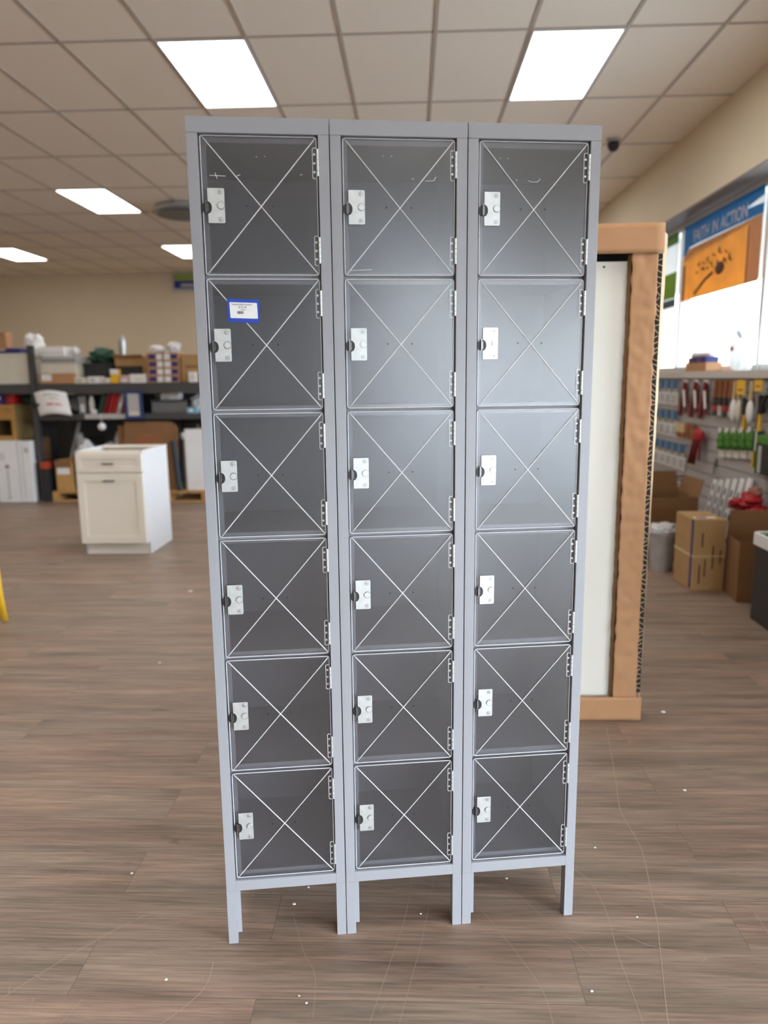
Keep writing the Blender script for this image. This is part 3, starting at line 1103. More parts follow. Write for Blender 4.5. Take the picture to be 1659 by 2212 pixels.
# ---------------------------------------------------------------- yellow chair at the left edge
ch = thing('plastic_stool', 'yellow plastic stool cut off by the left edge, one leg showing', 'stool', (-2.785, 4.24, 0), math.radians(45))
MB().ball((0, 0, 0.615), (0.22, 0.22, 0.028), M_YEL, 3).build('seat', ch, smooth=True)
for sx, sy_ in ((1, -1), (-1, -1), (1, 1), (-1, 1)):
    path = [(sx * q, sy_ * q, zz_) for q, zz_ in ((0.130, 0.60), (0.190, 0.54), (0.208, 0.46), (0.212, 0.34), (0.216, 0.18), (0.228, 0.012))]
    MB().tube(path, lambda t_: 0.024 - 0.004 * t_, M_YEL, 12).build('leg', ch, smooth=True)

# ---------------------------------------------------------------- shelving rack on the left
RY = 8.85
rk = thing('storage_rack', 'long dark steel storage rack loaded with boxes at the left', 'rack', (0, RY, 0))
for px in (-6.9, -4.50, -1.9):
    top = 1.86 if px == -4.50 else 1.80
    for yy in (0.0, 1.20):
        p_ = MB()
        p_.box(px - 0.035, px + 0.035, yy, yy + 0.004, 0, top, M_RACK)
        p_.box(px - 0.035, px - 0.031, yy, yy + 0.05, 0, top, M_RACK)
        p_.box(px + 0.031, px + 0.035, yy, yy + 0.05, 0, top, M_RACK)
        p_.build('post', rk)
for xa, xb, lev in ((-6.86, -4.54, 1), (-4.46, -1.94, 2)):
    for zs, bh in ((1.408, 0.115), (1.045, 0.065))[:lev]:
        MB().box(xa, xb, 0.004, 0.034, zs - bh, zs, M_RACK).build('beam', rk)
        MB().box(xa, xb, 1.20, 1.23, zs - bh, zs, M_RACK).build('beam', rk)
        MB().box(xa, xb, 0.034, 1.20, zs - 0.02, zs, M_RACK).build('shelf_deck', rk)
MB().box(-3.90, -3.20, -0.002, 0.003, 0.99, 1.048, M_GREYL).build('beam_label_strip', rk)


def bx(name, label, cat, x0, x1, y0, y1, z0, z1, m, group=None, rz=0.0, extra=None, bevel=0.004):
    """one small carton / pack: a body, plus parts added by extra(root)"""
    cx, cyy = (x0 + x1) / 2, (y0 + y1) / 2
    t_ = thing(name, label, cat, (cx, cyy, z0), rz, group)
    MB().box(-(x1 - x0) / 2, (x1 - x0) / 2, -(y1 - y0) / 2, (y1 - y0) / 2, 0.0, z1 - z0, m).build('body', t_, bevel=bevel)
    if extra:
        extra(t_, (x1 - x0) / 2, (y1 - y0) / 2, z1 - z0)
    return t_


def facelab(part, m, u0, u1, v0, v1, t=0.003):
    """a flat label on the camera-facing (-y) side, in fractions of the face"""
    def fn(r, hx, hy, h):
        MB().box(-hx + 2 * hx * u0, -hx + 2 * hx * u1, -hy - t, -hy - 0.0002, h * v0, h * v1, m).build(part, r)
    return fn


def lidpart(m, h0, over=0.012, part='lid'):
    def fn(r, hx, hy, h):
        MB().box(-hx - over, hx + over, -hy - over, hy + over, h - h0, h + 0.003, m).build(part, r, bevel=0.004)
    return fn


def both(*fs):
    def fn(*a):
        for q in fs:
            q(*a)
    return fn


def bag(name, label, cat, c, r, m, seed, amp=0.35, freq=2.2, flat=None, group=None):
    o_ = MB().ball((0, 0, 0), r, m, 4, amp, freq, seed, flat=-r[2] * 0.75).build(name, smooth=True)
    o_.location = (c[0], c[1], c[2] + r[2] * 0.75)
    return tag(o_, label, cat, group)


S1 = 1.4085   # top shelf
S2 = 1.0455   # second shelf
Y0 = RY + 0.06
# --- top shelf
bx('storage_box', 'large cream storage box on the top shelf left of the rack post', 'box', -5.02, -4.565, Y0, Y0 + 0.5, S1, 1.765, M_CREAM, extra=both(lidpart(M_CREAM, 0.03), facelab('side_rib', M_CREAM, 0.1, 0.9, 0.30, 0.33, 0.006)))
bx('flat_box', 'flat blue box lying on the large cream storage box', 'box', -4.95, -4.66, Y0 + 0.02, Y0 + 0.22, 1.7685, 1.832, M_NAVY, extra=facelab('front_label', M_PINK, 0.02, 0.4, 0.5, 0.98))
bag('plastic_bag', 'crumpled white bag on the cream storage box beside the rack post', 'bag', (-4.66, Y0 + 0.40, 1.772), (0.12, 0.11, 0.14), M_WHITE, 3, 0.25)
bx('carton', 'brown carton piece at the left edge on top of the flat blue box', 'box', -4.95, -4.83, Y0 + 0.05, Y0 + 0.2, 1.834, 2.02, M_CARD, extra=facelab('tape', M_CARDT, 0.4, 0.6, 0, 1))
bx('storage_box', 'white storage tub with grey lid just right of the rack post', 'box', -4.44, -4.00, Y0 + 0.03, Y0 + 0.5, S1, 1.665, M_CREAM, extra=lidpart(M_GREYL, 0.02))
bx('storage_box', 'shallow grey tray stacked on the white storage tub', 'box', -4.43, -4.00, Y0 + 0.05, Y0 + 0.5, 1.6690, 1.735, M_GREYL, extra=facelab('dark_band', M_GREY, 0.02, 0.98, 0.05, 0.35))
bx('paper_stack', 'white stack of papers on the shallow grey tray', 'paper', -4.42, -4.15, Y0 + 0.05, Y0 + 0.36, 1.7355, 1.845, M_PAPER, rz=0.05, extra=facelab('sheet_edge', M_GREYL, 0.0, 1.0, 0.28, 0.36))
bag('plastic_bag', 'small clear bag beside the white paper stack on the grey tray', 'bag', (-4.06, Y0 + 0.2, 1.738), (0.05, 0.08, 0.06), M_BAG, 7)
bx('carton', 'small orange-brown carton with a white label in front of the white tub', 'box', -4.40, -4.00, RY - 0.01, Y0 + 0.025, S1, 1.53, M_CARD, extra=facelab('white_label', M_WHITE, 0.05, 0.35, 0.3, 0.9))
for q, (xa, xb, zt, mm, lab) in enumerate(((-3.99, -3.84, 1.475, M_CREAM, 'cream flat packet lying right of the small orange-brown carton'), (-3.83, -3.69, 1.488, M_WHITE, 'white flat packet on the top shelf below the green bundle'), (-3.68, -3.57, 1.470, M_CREAM, 'cream flat packet just left of the yellow packet'))):
    bx('packet', lab, 'packet', xa, xb, RY, RY + 0.16, S1, zt, mm, 'flat packets at the front of the top shelf', rz=0.06 * (q - 1), extra=facelab('print', M_GREYL, 0.2, 0.6, 0.2, 0.7))
bx('storage_bin', 'black bin on the top shelf below the green bundle', 'bin', -3.97, -3.635, Y0 + 0.2, Y0 + 0.6, S1, 1.645, M_DARK, extra=lidpart(M_DARK, 0.025))
bx('storage_bin', 'black bin on the top shelf below the tan carton', 'bin', -3.58, -3.275, Y0 + 0.2, Y0 + 0.6, S1, 1.600, M_DARK, extra=lidpart(M_DARK, 0.02))
bag('bundle', 'dark green fabric bundle heaped on the black bin', 'bundle', (-3.81, Y0 + 0.38, 1.650), (0.155, 0.16, 0.11), M_DGREEN, 5, 0.4)
bx('carton', 'open tan carton on the right black bin, silver canister on top', 'box', -3.60, -3.262, Y0 + 0.22, Y0 + 0.62, 1.6070, 1.74, M_CARDT, extra=both(facelab('front_flap', M_CARDD, -0.02, 1.02, 0.75, 1.05, 0.03)))
bx('carton', 'narrow tan carton between the open carton and the clear bag', 'box', -3.25, -3.13, Y0 + 0.18, Y0 + 0.5, S1, 1.725, M_CARDT, extra=facelab('tape', M_CARDD, 0.45, 0.55, 0, 1))
t = thing('spray_can', 'silver canister standing on top of the open tan carton', 'can', (-3.53, Y0 + 0.32, 1.7415))
MB().cyl((0, 0, 0), (0, 0, 0.18), 0.048, 0.048, M_STEEL, 20).build('can_body', t)
MB().cyl((0, 0, 0.18), (0, 0, 0.235), 0.046, 0.03, M_GREYL, 20).build('cap', t)
bx('packet', 'small yellow packet standing in front of the right black bin', 'packet', -3.555, -3.460, RY + 0.0, RY + 0.09, S1, 1.57, M_YEL, extra=facelab('white_top', M_WHITE, 0.0, 1.0, 0.65, 1.0))
bx('packet', 'pinkish flat packet right of the yellow packet', 'packet', -3.45, -3.335, RY, RY + 0.12, S1, 1.50, M_PINK, extra=facelab('print', M_WHITE, 0.2, 0.8, 0.2, 0.5))
bx('packet', 'white wide packet left of the blue and white cartons', 'packet', -3.325, -3.135, RY, RY + 0.12, S1, 1.51, M_WHITE, extra=facelab('print', M_CREAM, 0.3, 0.9, 0.2, 0.6))
bag('plastic_bag', 'white plastic bag above the left stack of blue and white cartons', 'bag', (-3.12, Y0 + 0.42, 1.727), (0.10, 0.10, 0.06), M_BAG, 11)
rown = ['lowest', 'second from the shelf', 'third from the shelf', 'topmost']
for cc, (xa, xb, cn) in enumerate(((-3.115, -2.925, 'left'), (-2.915, -2.735, 'right'))):
    for r_ in range(4):
        za = S1 + r_ * 0.0865
        bx('small_carton', f'brown carton with blue and white end labels, {rown[r_]} in the {cn} stack', 'box', xa, xb, RY + 0.02, RY + 0.30, za, za + 0.084, M_CARD, 'blue and white labelled cartons on the top shelf', rz=0.02 * ((r_ * 7 + cc * 3) % 3 - 1),
           extra=both(facelab('blue_label', M_NAVY, 0.12 if cc == 0 else 0.5, 0.58 if cc == 0 else 0.92, 0.18, 0.8), facelab('white_label', M_WHITE, 0.64 if cc == 0 else 0.04, 0.98 if cc == 0 else 0.44, 0.1, 0.85)))
bag('plastic_bag', 'clear plastic bag heaped on the right stack of small cartons', 'bag', (-2.82, RY + 0.14, 1.757), (0.08, 0.09, 0.07), M_BAG, 17)
bag('plastic_bag', 'white rumpled bag heaped on the left stack of small cartons', 'bag', (-3.02, RY + 0.14, 1.757), (0.09, 0.09, 0.05), M_WHITE, 19)
bx('carton', 'tan carton at the right end of the top shelf by the locker', 'box', -2.72, -2.46, RY + 0.06, RY + 0.40, S1, 1.735, M_CARDT, extra=facelab('shadow_gap', M_CARDD, 0.2, 1.0, 0.52, 0.60))
bx('packet', 'white upright packet in front of the right end tan carton', 'packet', -2.62, -2.53, RY - 0.01, RY + 0.05, S1, 1.53, M_WHITE, extra=facelab('print', M_CREAM, 0.2, 0.8, 0.3, 0.7))
# --- second shelf
bx('folder', 'navy box file on the wooden cubby at the far left', 'folder', -5.02, -4.91, Y0, Y0 + 0.3, 1.169, 1.29, M_NAVY, extra=facelab('white_label', M_WHITE, 0.3, 0.7, 0.5, 0.8))
bx('folder', 'red box file on the wooden cubby left of the green bundle', 'folder', -4.89, -4.77, Y0, Y0 + 0.3, 1.169, 1.29, M_RED, extra=facelab('spine_stripe', M_DRED, 0.0, 0.35, 0, 1))
bag('bundle', 'dark green bundle on the wooden cubby beside the rack post', 'bundle', (-4.66, Y0 + 0.17, 1.169), (0.075, 0.11, 0.075), M_DGREEN, 9, 0.3)
bag('plastic_bag', 'grey plastic bag on the second shelf behind the curved white sign', 'bag', (-4.19, Y0 + 0.36, S2 + 0.02), (0.14, 0.12, 0.10), M_BAG, 21)
bx('pouch', 'dark pouch standing on the second shelf right of the white sign', 'pouch', -4.00, -3.92, Y0, Y0 + 0.12, S2, 1.26, M_GREY, rz=0.2, extra=facelab('white_flap', M_BAG, 0.2, 0.8, 0.1, 0.55))
t = thing('bottle', 'white bottle on the second shelf between the pouch and the red folders', 'bottle', (-3.865, Y0 + 0.08, S2))
MB().cyl((0, 0, 0), (0, 0, 0.16), 0.034, 0.034, M_CREAM, 16).build('bottle_body', t)
MB().cyl((0, 0, 0.16), (0, 0, 0.21), 0.030, 0.016, M_WHITE, 16).build('cap', t)
for q, (xx, mm, lab, cl) in enumerate(((-3.775, M_DGREEN, 'dark green book leaning at the left of the row of red folders', 'book'), (-3.715, M_DRED, 'dark red folder, leftmost of the red folders on the second shelf', 'folder'), (-3.655, M_RED, 'bright red folder in the middle of the red folders', 'folder'), (-3.600, M_RED, 'bright red folder right of centre among the red folders', 'folder'), (-3.545, M_GREYL, 'grey folder between the red folders and the white folder', 'folder'), (-3.490, M_DRED, 'narrow dark red folder beside the white folder', 'folder'), (-3.440, M_GREYL, 'pale folder next to the blue framed board', 'folder'))):
    t = thing(cl, lab, cl, (xx, RY + 0.07, S2), 0, 'folders leaning in a row on the second shelf')
    Msh = Matrix.Shear('XY', 4, (0, 0))
    lean = 0.075
    wd = 0.046
    MB().prism([(0, 0.0), (wd, 0.0), (wd + lean, 0.245), (lean, 0.245)], 'y', 0.0, 0.22, mm).build('cover', t, bevel=0.003)
    MB().prism([(0.008 + lean * 0.3, 0.0735), (wd - 0.008 + lean * 0.3, 0.0735), (wd - 0.008 + lean * 0.55, 0.135), (0.008 + lean * 0.55, 0.135)], 'y', -0.002, -0.0002, M_WHITE if q in (4, 6) else mm).build('spine_label', t)
bag('plastic_bag', 'small white crumpled bag at the front of the second shelf below the red folders', 'bag', (-3.815, RY + 0.062, S2 + 0.002), (0.035, 0.02, 0.03), M_WHITE, 25)
t = thing('framed_board', 'blue framed white board leaning on the second shelf', 'board', (-3.29, RY - 0.02, 0.985))
fo = [(-0.105, 0), (0.105, 0), (0.105, 0.335), (-0.105, 0.335)]
fi = [(-0.072, 0.035), (0.072, 0.035), (0.072, 0.30), (-0.072, 0.30)]
MB().ring(fo, fi, 'y', -0.012, 0.012, mat('frame_blue', (40, 58, 108), 0.5)).build('frame', t)
MB().box(-0.073, 0.073, -0.004, 0.006, 0.034, 0.301, M_GREYL).build('sheet', t)
MB().box(-0.060, 0.060, -0.0048, -0.0042, 0.05, 0.085, M_CREAM).build('print', t)
bx('storage_tray', 'grey tray on the second shelf right of the blue framed board', 'tray', -3.14, -2.72, Y0 + 0.1, Y0 + 0.5, S2, 1.20, M_GREY, extra=lidpart(M_RACK, 0.02))
bx('packet', 'long white packet lying on the grey tray', 'packet', -3.03, -2.81, Y0 + 0.12, Y0 + 0.3, 1.2040, 1.285, M_PAPER, extra=facelab('print', M_GREYL, 0.1, 0.5, 0.1, 0.4))
bag('bundle', 'grey green rag beside the white packet on the grey tray', 'bundle', (-3.09, Y0 + 0.34, 1.204), (0.07, 0.1, 0.06), M_GREYL, 27)
bag('plastic_bag', 'grey plastic bag at the right end of the second shelf by the locker', 'bag', (-2.60, Y0 + 0.24, S2 + 0.004), (0.10, 0.12, 0.12), M_BAG, 29)
# --- behind and below: dark totes and clutter
for q, (xa, xb) in enumerate(((-4.43, -3.73), (-3.68, -2.97), (-2.92, -2.2))):
    nm = ('left', 'middle', 'right')[q]
    bx('tote', f'dark tote at the back of the second shelf, {nm} of three', 'tote', xa, xb, RY + 0.72, RY + 1.15, S2, 1.27, M_RACK, 'dark totes at the back of the second shelf', extra=lidpart(M_GREY, 0.02))
    bx('tote', f'large dark tote on the floor under the back of the rack, {nm} of three', 'tote', xa, xb, RY + 0.72, RY + 1.15, 0.0, 0.985, M_RACK, 'large dark totes on the floor under the rack', extra=both(lidpart(M_GREY, 0.03), facelab('handle_recess', M_DARK, 0.35, 0.65, 0.6, 0.75)))
    bx('tote', f'dark tote at the back of the top shelf, {nm} of three', 'tote', xa, xb, RY + 0.74, RY + 1.15, S1, 1.66, M_RACK, 'dark totes at the back of the top shelf', extra=lidpart(M_GREY, 0.02))
bx('carton', 'tall dark carton behind the wooden cubby at the left end of the rack', 'box', -5.6, -4.60, RY + 0.72, RY + 1.15, 0.0, 1.27, M_RACK, extra=facelab('tape', M_GREY, 0.45, 0.55, 0, 1))

# pallets
def pallet(label, x0, x1, y0, y1, hgt):
    t_ = thing('wooden_pallet', label, 'pallet', (x0, y0, 0), 0, 'wooden pallets under the rack')
    L_ = x1 - x0
    D_ = y1 - y0
    for fx in (0, 0.5, 1):
        MB().box((L_ - 0.08) * fx, (L_ - 0.08) * fx + 0.08, 0, D_, 0.018, hgt - 0.02, M_PINE).build('runner', t_)
    n_ = 4
    for k_ in range(n_):
        ya = k_ * (D_ - 0.09) / (n_ - 1)
        MB().box(0, L_, ya, ya + 0.09, hgt - 0.02, hgt, M_PINE).build('deck_board', t_)
    for k_ in (0, 1):
        ya = k_ * (D_ - 0.09)
        MB().box(0, L_, ya, ya + 0.09, 0, 0.018, M_PINE).build('base_board', t_)
    return t_


pallet('wooden pallet on the floor under the yellow carton, left of the white cabinet', -4.35, -3.45, RY - 0.06, RY + 0.45, 0.12)
pallet('wooden pallet on the floor right of the white cabinet under the white panel', -3.40, -2.42, RY - 0.15, RY + 0.65, 0.13)
bx('carton', 'yellowish carton with white label standing on the left pallet', 'box', -4.30, -4.10, RY - 0.03, RY + 0.25, 0.121, 0.50, M_PINE, extra=both(facelab('white_label', M_WHITE, 0.10, 0.85, 0.55, 0.75), facelab('open_flap', M_CARDD, 0.0, 1.0, 0.80, 1.0, 0.02)))
t = thing('storage_bin', 'black bucket on the left pallet beside the yellowish carton', 'bucket', (-3.98, RY + 0.06, 0.1205))
MB().cyl((0, 0, 0), (0, 0, 0.26), 0.08, 0.095, M_DARK, 20).build('bucket_body', t)
MB().cyl((0, 0, 0.25), (0, 0, 0.27), 0.10, 0.10, M_DARK, 20).build('rim', t)
t = thing('storage_bin', 'black bin with an orange lid on the floor beside the rack post', 'bin', (-4.415, RY - 0.02, 0))
MB().box(-0.035, 0.05, -0.07, 0.05, 0, 0.40, M_DARK).build('bin_body', t, bevel=0.004)
MB().box(-0.04, 0.055, -0.075, 0.055, 0.402, 0.48, M_ORANGE).build('lid', t, bevel=0.006)
t = thing('broom', 'grey pole leaning from the orange lidded bin up to the shelf', 'broom', (-4.42, RY + 0.34, 0))
MB().cyl((0.0, 0.0, 0.0), (0.21, 0.20, 0.94), 0.022, 0.022, M_GREYL, 12).build('pole', t)
MB().cyl((0.206, 0.196, 0.92), (0.22, 0.21, 0.985), 0.03, 0.02, M_GREY, 12).build('grip', t)
bag('plastic_bag', 'large grey plastic bag on a black bucket under the second shelf', 'bag', (-3.95, RY + 0.05, 0.3925), (0.12, 0.10, 0.19), M_BAG, 31, 0.35)
bag('plastic_bag', 'grey plastic bag heaped under the red folders above the cabinet', 'bag', (-3.66, RY + 0.34, 0.1215), (0.17, 0.2, 0.36), M_BAG, 33, 0.4, 3.0)
t = MB().ball((0, 0, 0), (0.045, 0.045, 0.045), M_WHITE, 3).build('ball', smooth=True)
t.location = (-3.68, RY - 0.056, 0.900)
tag(t, 'white ball hanging below the second shelf left of the brown boards', 'ball')
MB().tube([(0, 0, 0.044), (0, 0.0, 0.148), (0, 0.045, 0.1505)], 0.003, M_WHITE, 6).build('hanging_cord', t)
bag('plastic_bag', 'dark grey heap under the curved white sign behind the leaning pole', 'bag', (-4.20, RY + 0.605, 0.0), (0.18, 0.075, 0.34), M_GREY, 41, 0.25, 3.0)
bag('plastic_bag', 'pale grey bag tucked low behind the yellowish carton', 'bag', (-4.13, RY + 0.36, 0.1215), (0.07, 0.06, 0.38), M_BAG, 43, 0.3, 3.0)
bag('bundle', 'dark green bundle behind the black bucket under the second shelf', 'bundle', (-3.965, RY + 0.36, 0.1215), (0.065, 0.07, 0.30), M_DGREEN, 47, 0.25, 2.5)
bag('bundle', 'reddish brown bundle right of the brown boards under the shelf', 'bundle', (-2.66, RY + 0.40, 0.1315), (0.12, 0.10, 0.42), M_CARDD, 51, 0.3, 2.5)
bx('packet', 'pale blue packet on the second shelf right of the grey tray', 'packet', -2.66, -2.54, RY - 0.005, RY + 0.045, S2, 1.115, M_CYAN, extra=facelab('print', M_WHITE, 0.2, 0.6, 0.3, 0.7))
# leaning cardboard sheets
for lab, x0, x1, z1, yb, mm in (('broad brown board leaning behind the white cabinet', -3.46, -2.80, 0.95, 0.0, M_CARDD), ('second brown board leaning just left of the broad one', -3.56, -3.40, 0.90, 0.05, M_CARDD)):
    t = thing('cardboard_sheet', lab, 'cardboard', (x0, RY - 0.02 + yb, 0.131))
    W_ = x1 - x0
    n_ = z1 - 0.131
    pts = [(0, 0), (W_, 0), (W_, n_ * 0.8)]
    for q in range(6):
        a = math.radians(90 * q / 5)
        pts.append((W_ - 0.12 + 0.12 * math.cos(a) if W_ > 0.3 else W_ - 0.03 + 0.03 * math.cos(a), n_ - (0.10 if W_ > 0.3 else 0.03) * (1 - math.sin(a))))
    pts.append((0.02, n_))
    MB().prism(pts, 'y', -0.03, 0.0, mm, Matrix.Rotation(-0.10, 4, 'X')).build('board', t)
    MB().box(W_ * 0.25, W_ * 0.7, -0.0325, -0.0303, n_ * 0.55, n_ * 0.8, M_WOODH, Matrix.Rotation(-0.10, 4, 'X')).build('faded_print', t)
t = thing('foam_tube', 'dark blue tube leaning right of the brown boards', 'tube', (-2.77, RY - 0.105, 0.1305))
MB().cyl((0.0, 0.0, 0.0), (-0.06, 0.05, 0.58), 0.030, 0.030, mat('slate_blue', (40, 52, 62), 0.7), 14).build('tube_body', t)
MB().cyl((-0.06, 0.05, 0.58), (-0.0612, 0.051, 0.59), 0.037, 0.037, M_DARK, 14).build('end_cap', t)
bx('white_panel', 'tall narrow white panel standing on the pallet next to the locker edge', 'panel', -2.69, -2.44, RY - 0.06, RY + 0.02, 0.1305, 0.86, M_WHITE, extra=facelab('edge_trim', M_CREAM, 0.0, 0.05, 0, 1))
t = MB().ball((0, 0, 0), (0.045, 0.045, 0.045), M_WHITE, 3, 0.2, 3, 2).build('paper_ball', smooth=True)
t.location = (-2.77, RY + 0.14, 0.765)
tag(t, 'crumpled white paper ball on a grey post left of the white panel', 'paper')
MB().cyl((0, 0, -0.634), (0, 0, -0.035), 0.03, 0.03, M_GREY, 10).build('stand', t)

# white cartons with a lamp print, wooden cubby on top
cw = bx('tall_carton', 'tall white carton with a dark lamp print at the far left', 'box', -4.985, -4.715, 8.74, 8.84, 0, 0.745, M_WHITE, bevel=0.006)
lm = MB()
lm.box(-0.006, 0.010, -0.0535, -0.0502, 0.06, 0.42, M_GREYL)
lm.prism([(-0.03, 0.42), (0.034, 0.42), (0.018, 0.455), (-0.014, 0.455)], 'y', -0.0535, -0.0502, M_GREY)
lm.box(-0.025, 0.03, -0.0535, -0.0502, 0.045, 0.06, M_GREYL)
lm.build('lamp_print', cw)
lm = MB()
for q in range(3):
    lm.box(-0.09, -0.02, -0.0535, -0.0502, 0.52 + q * 0.03, 0.535 + q * 0.03, M_GREYL)
lm.build('lettering_marks', cw)
cw = bx('tall_carton', 'tall white carton right of the lamp carton beside the rack post', 'box', -4.705, -4.545, 8.74, 8.84, 0, 0.74, M_WHITE, bevel=0.006)
MB().box(-0.03, -0.022, -0.052, -0.0502, 0.05, 0.7, M_GREYL).box(0.0, 0.05, -0.052, -0.0502, 0.6, 0.66, M_GREYL).build('fold_marks', cw)
bx('support_crate', 'dark crate on the floor behind the tall white cartons', 'crate', -5.1, -4.62, 8.98, 9.40, 0, 0.742, M_CARDD, extra=facelab('slat', M_WOODT, 0, 1, 0.4, 0.5))
t = thing('wooden_cubby', 'honey wood open cubby shelf standing on the tall white cartons', 'shelf', (-5.05, 8.83, 0.7475))
cbw, cbd, cbh = 0.305, 0.42, 0.42
MB().box(cbw - 0.05, cbw, 0, 0.03, 0, cbh, M_WOOD).box(0, 0.05, 0, 0.03, 0, cbh, M_WOOD).box(0.05, cbw - 0.05, 0, 0.03, cbh - 0.05, cbh, M_WOOD).box(0.05, cbw - 0.05, 0, 0.03, 0.24, 0.29, M_WOOD).box(0.05, cbw - 0.05, 0, 0.03, 0, 0.05, M_WOOD).build('front_frame', t, bevel=0.003)
MB().box(0.05, cbw - 0.05, 0.012, 0.03, 0.29, cbh - 0.05, M_WOOD).build('drawer_front', t)
MB().box(cbw - 0.015, cbw, 0.03, cbd, 0, cbh, M_WOODT).build('side_panel', t)
MB().box(0, 0.015, 0.03, cbd, 0, cbh, M_WOODT).build('side_panel', t)
MB().box(0.015, cbw - 0.015, 0.03, cbd, cbh - 0.015, cbh, M_WOODT).build('top_panel', t)
MB().box(0.015, cbw - 0.015, cbd - 0.012, cbd, 0, cbh - 0.015, M_CARDD).build('back_panel', t)
MB().box(0.015, cbw - 0.015, 0.03, cbd - 0.012, 0, 0.015, M_WOODT).build('bottom_panel', t)

# curved white sign clipped to the rack post
t = thing('paper_sign', 'curved white paper sign clipped to the rack post', 'sign', (-4.255, RY - 0.02, 1.03), 0)


def sign_fn(u, v):
    x = -0.195 + 0.39 * u
    return Vector((x + 0.045 * (0.5 - v), -0.02 - 0.045 * math.sin(math.pi * u), 0.275 * v + 0.030 * math.sin(math.pi * u)))


MB().sheet(sign_fn, 16, 6, -0.003, M_PAPER).build('paper', t, smooth=True)
lm = MB()


def sign_mark(u0, u1, v0, v1, m):
    lm.sheet(lambda u, v: sign_fn(u0 + (u1 - u0) * u, v0 + (v1 - v0) * v) + Vector((0, -0.002, 0)), 6, 1, -0.001, m)


for u0, u1, v in ((0.30, 0.44, 0.80), (0.46, 0.58, 0.80), (0.60, 0.85, 0.80), (0.50, 0.80, 0.63)):
    sign_mark(u0, u1, v, v + 0.06, M_GREYL)
lm.build('grey_lettering', t)
lm = MB()
for u0, u1 in ((0.34, 0.56), (0.60, 0.82)):
    sign_mark(u0, u1, 0.36, 0.47, mat('faded_red', (205, 110, 118), 0.6))
lm.build('red_lettering', t)
MB().box(-0.28, -0.20, -0.006, 0.018, 0.10, 0.18, M_DARK).box(-0.205, -0.16, -0.05, -0.004, 0.12, 0.15, M_DARK).build('clip', t)

# hanging sign on the far wall
t = thing('wall_sign', 'green and blue sign high on the far back wall left of the locker', 'sign', (-4.56, BACK_Y - 0.06, 3.22))
MB().box(-0.30, 0.30, 0.0, 0.05, 0, 0.36, M_GREYL).build('sign_board', t)
MB().box(-0.26, 0.26, -0.012, -0.001, 0.23, 0.33, mat('lime_green', (140, 165, 40), 0.5)).build('green_band', t)
MB().box(-0.26, 0.26, -0.012, -0.001, 0.06, 0.215, mat('deep_blue', (28, 30, 130), 0.5)).build('blue_band', t)
MB().box(-0.12, 0.2, -0.016, -0.0125, 0.09, 0.15, M_GREYL).build('white_lettering', t)

# ---------------------------------------------------------------- right wall: window banners, ledge
t = thing('window_banner', 'teal and wood-print vinyl banner hanging in the right window', 'banner', (WX - 0.065, 7.06, 0))
# y runs left(+) to right(-) as seen from the shop
yl, yr = 0.86, -0.86


def yz(s, z_):
    return (yl + (yr - yl) * s, z_)


MB().prism([yz(0, 2.54), yz(1, 2.64), yz(1, 2.87), yz(0, 2.87)], 'x', 0.004, 0.006, M_VINYLW).build('backing_sheet', t)
MB().prism([yz(0, 2.875), yz(1, 2.875), yz(1, 2.80), yz(0.80, 2.755), yz(1, 2.74), yz(1, 2.665), yz(0.24, 2.665), yz(0.10, 2.66), yz(0.04, 2.60), yz(0, 2.58)], 'x', 0.0, 0.003, M_TEAL).build('teal_band', t)
MB().prism([yz(0, 2.155), yz(1, 2.155), yz(1, 2.660), yz(0.10, 2.645), yz(0, 2.56)], 'x', -0.001, 0.002, M_BOARD).build('wood_board', t)
b = MB()
b.prism([yz(0.10, 2.615), yz(1, 2.632), yz(1, 2.660), yz(0.10, 2.645)], 'x', -0.004, -0.0012, M_BOARDF)
b.prism([yz(0.87, 2.155), yz(1, 2.155), yz(1, 2.632), yz(0.87, 2.630)], 'x', -0.004, -0.0012, M_BOARDF)
b.build('board_frame', t)
b = MB()
b.prism([yz(0.86, 2.155), yz(0.872, 2.155), yz(0.872, 2.61), yz(0.86, 2.61)], 'x', -0.0045, -0.0012, M_BOARDD)
b.prism([yz(0.02, 2.155), yz(0.05, 2.155), yz(0.05, 2.50), yz(0.02, 2.50)], 'x', -0.0045, -0.0012, M_BOARDD)
b.build('board_groove', t)
sp_ = MB()
sp_.tube([(-0.004, yz(0.22, 0)[0], 2.20), (-0.004, yz(0.36, 0)[0], 2.30), (-0.004, yz(0.46, 0)[0], 2.34)], 0.012, M_BOARDD, 8)
sp_.ball((-0.004, yz(0.55, 0)[0], 2.36), (0.010, 0.10, 0.055), M_BOARDD, 3)
sp_.build('spoon_print', t, smooth=True)
sc = MB()
random.seed(12)
for row, (s0, s1, zb) in enumerate(((0.24, 0.40, 2.47), (0.44, 0.60, 2.50), (0.22, 0.66, 2.405))):
    s = s0
    while s < s1:
        hh = random.uniform(0.03, 0.075)
        y_ = yz(s, 0)[0]
        path = [(-0.003, y_ + random.uniform(-0.012, 0.012), zb + random.uniform(-0.02, hh) * (q % 2) - 0.006 * q) for q in range(5)]
        path = [(p_[0], p_[1] - 0.018 * q, p_[2]) for q, p_ in enumerate(path)]
        sc.tube(path, 0.0045, M_BOARDD, 6)
        s += random.uniform(0.055, 0.085)
sc.build('handwritten_lettering', t)
for word, yy in (('FAITH', 0.40), ('IN', 0.075), ('ACTION', -0.32)):
    text_mesh('lettering', word, 0.155, M_VINYLW, t, (-0.004, yy, 2.735), (math.radians(90), 0, math.radians(-90)), sx=0.92, bold=0.002)
t = thing('window_poster', 'green and white poster in the window just right of the tall carton', 'poster', (WX - 0.065, 8.58, 0))
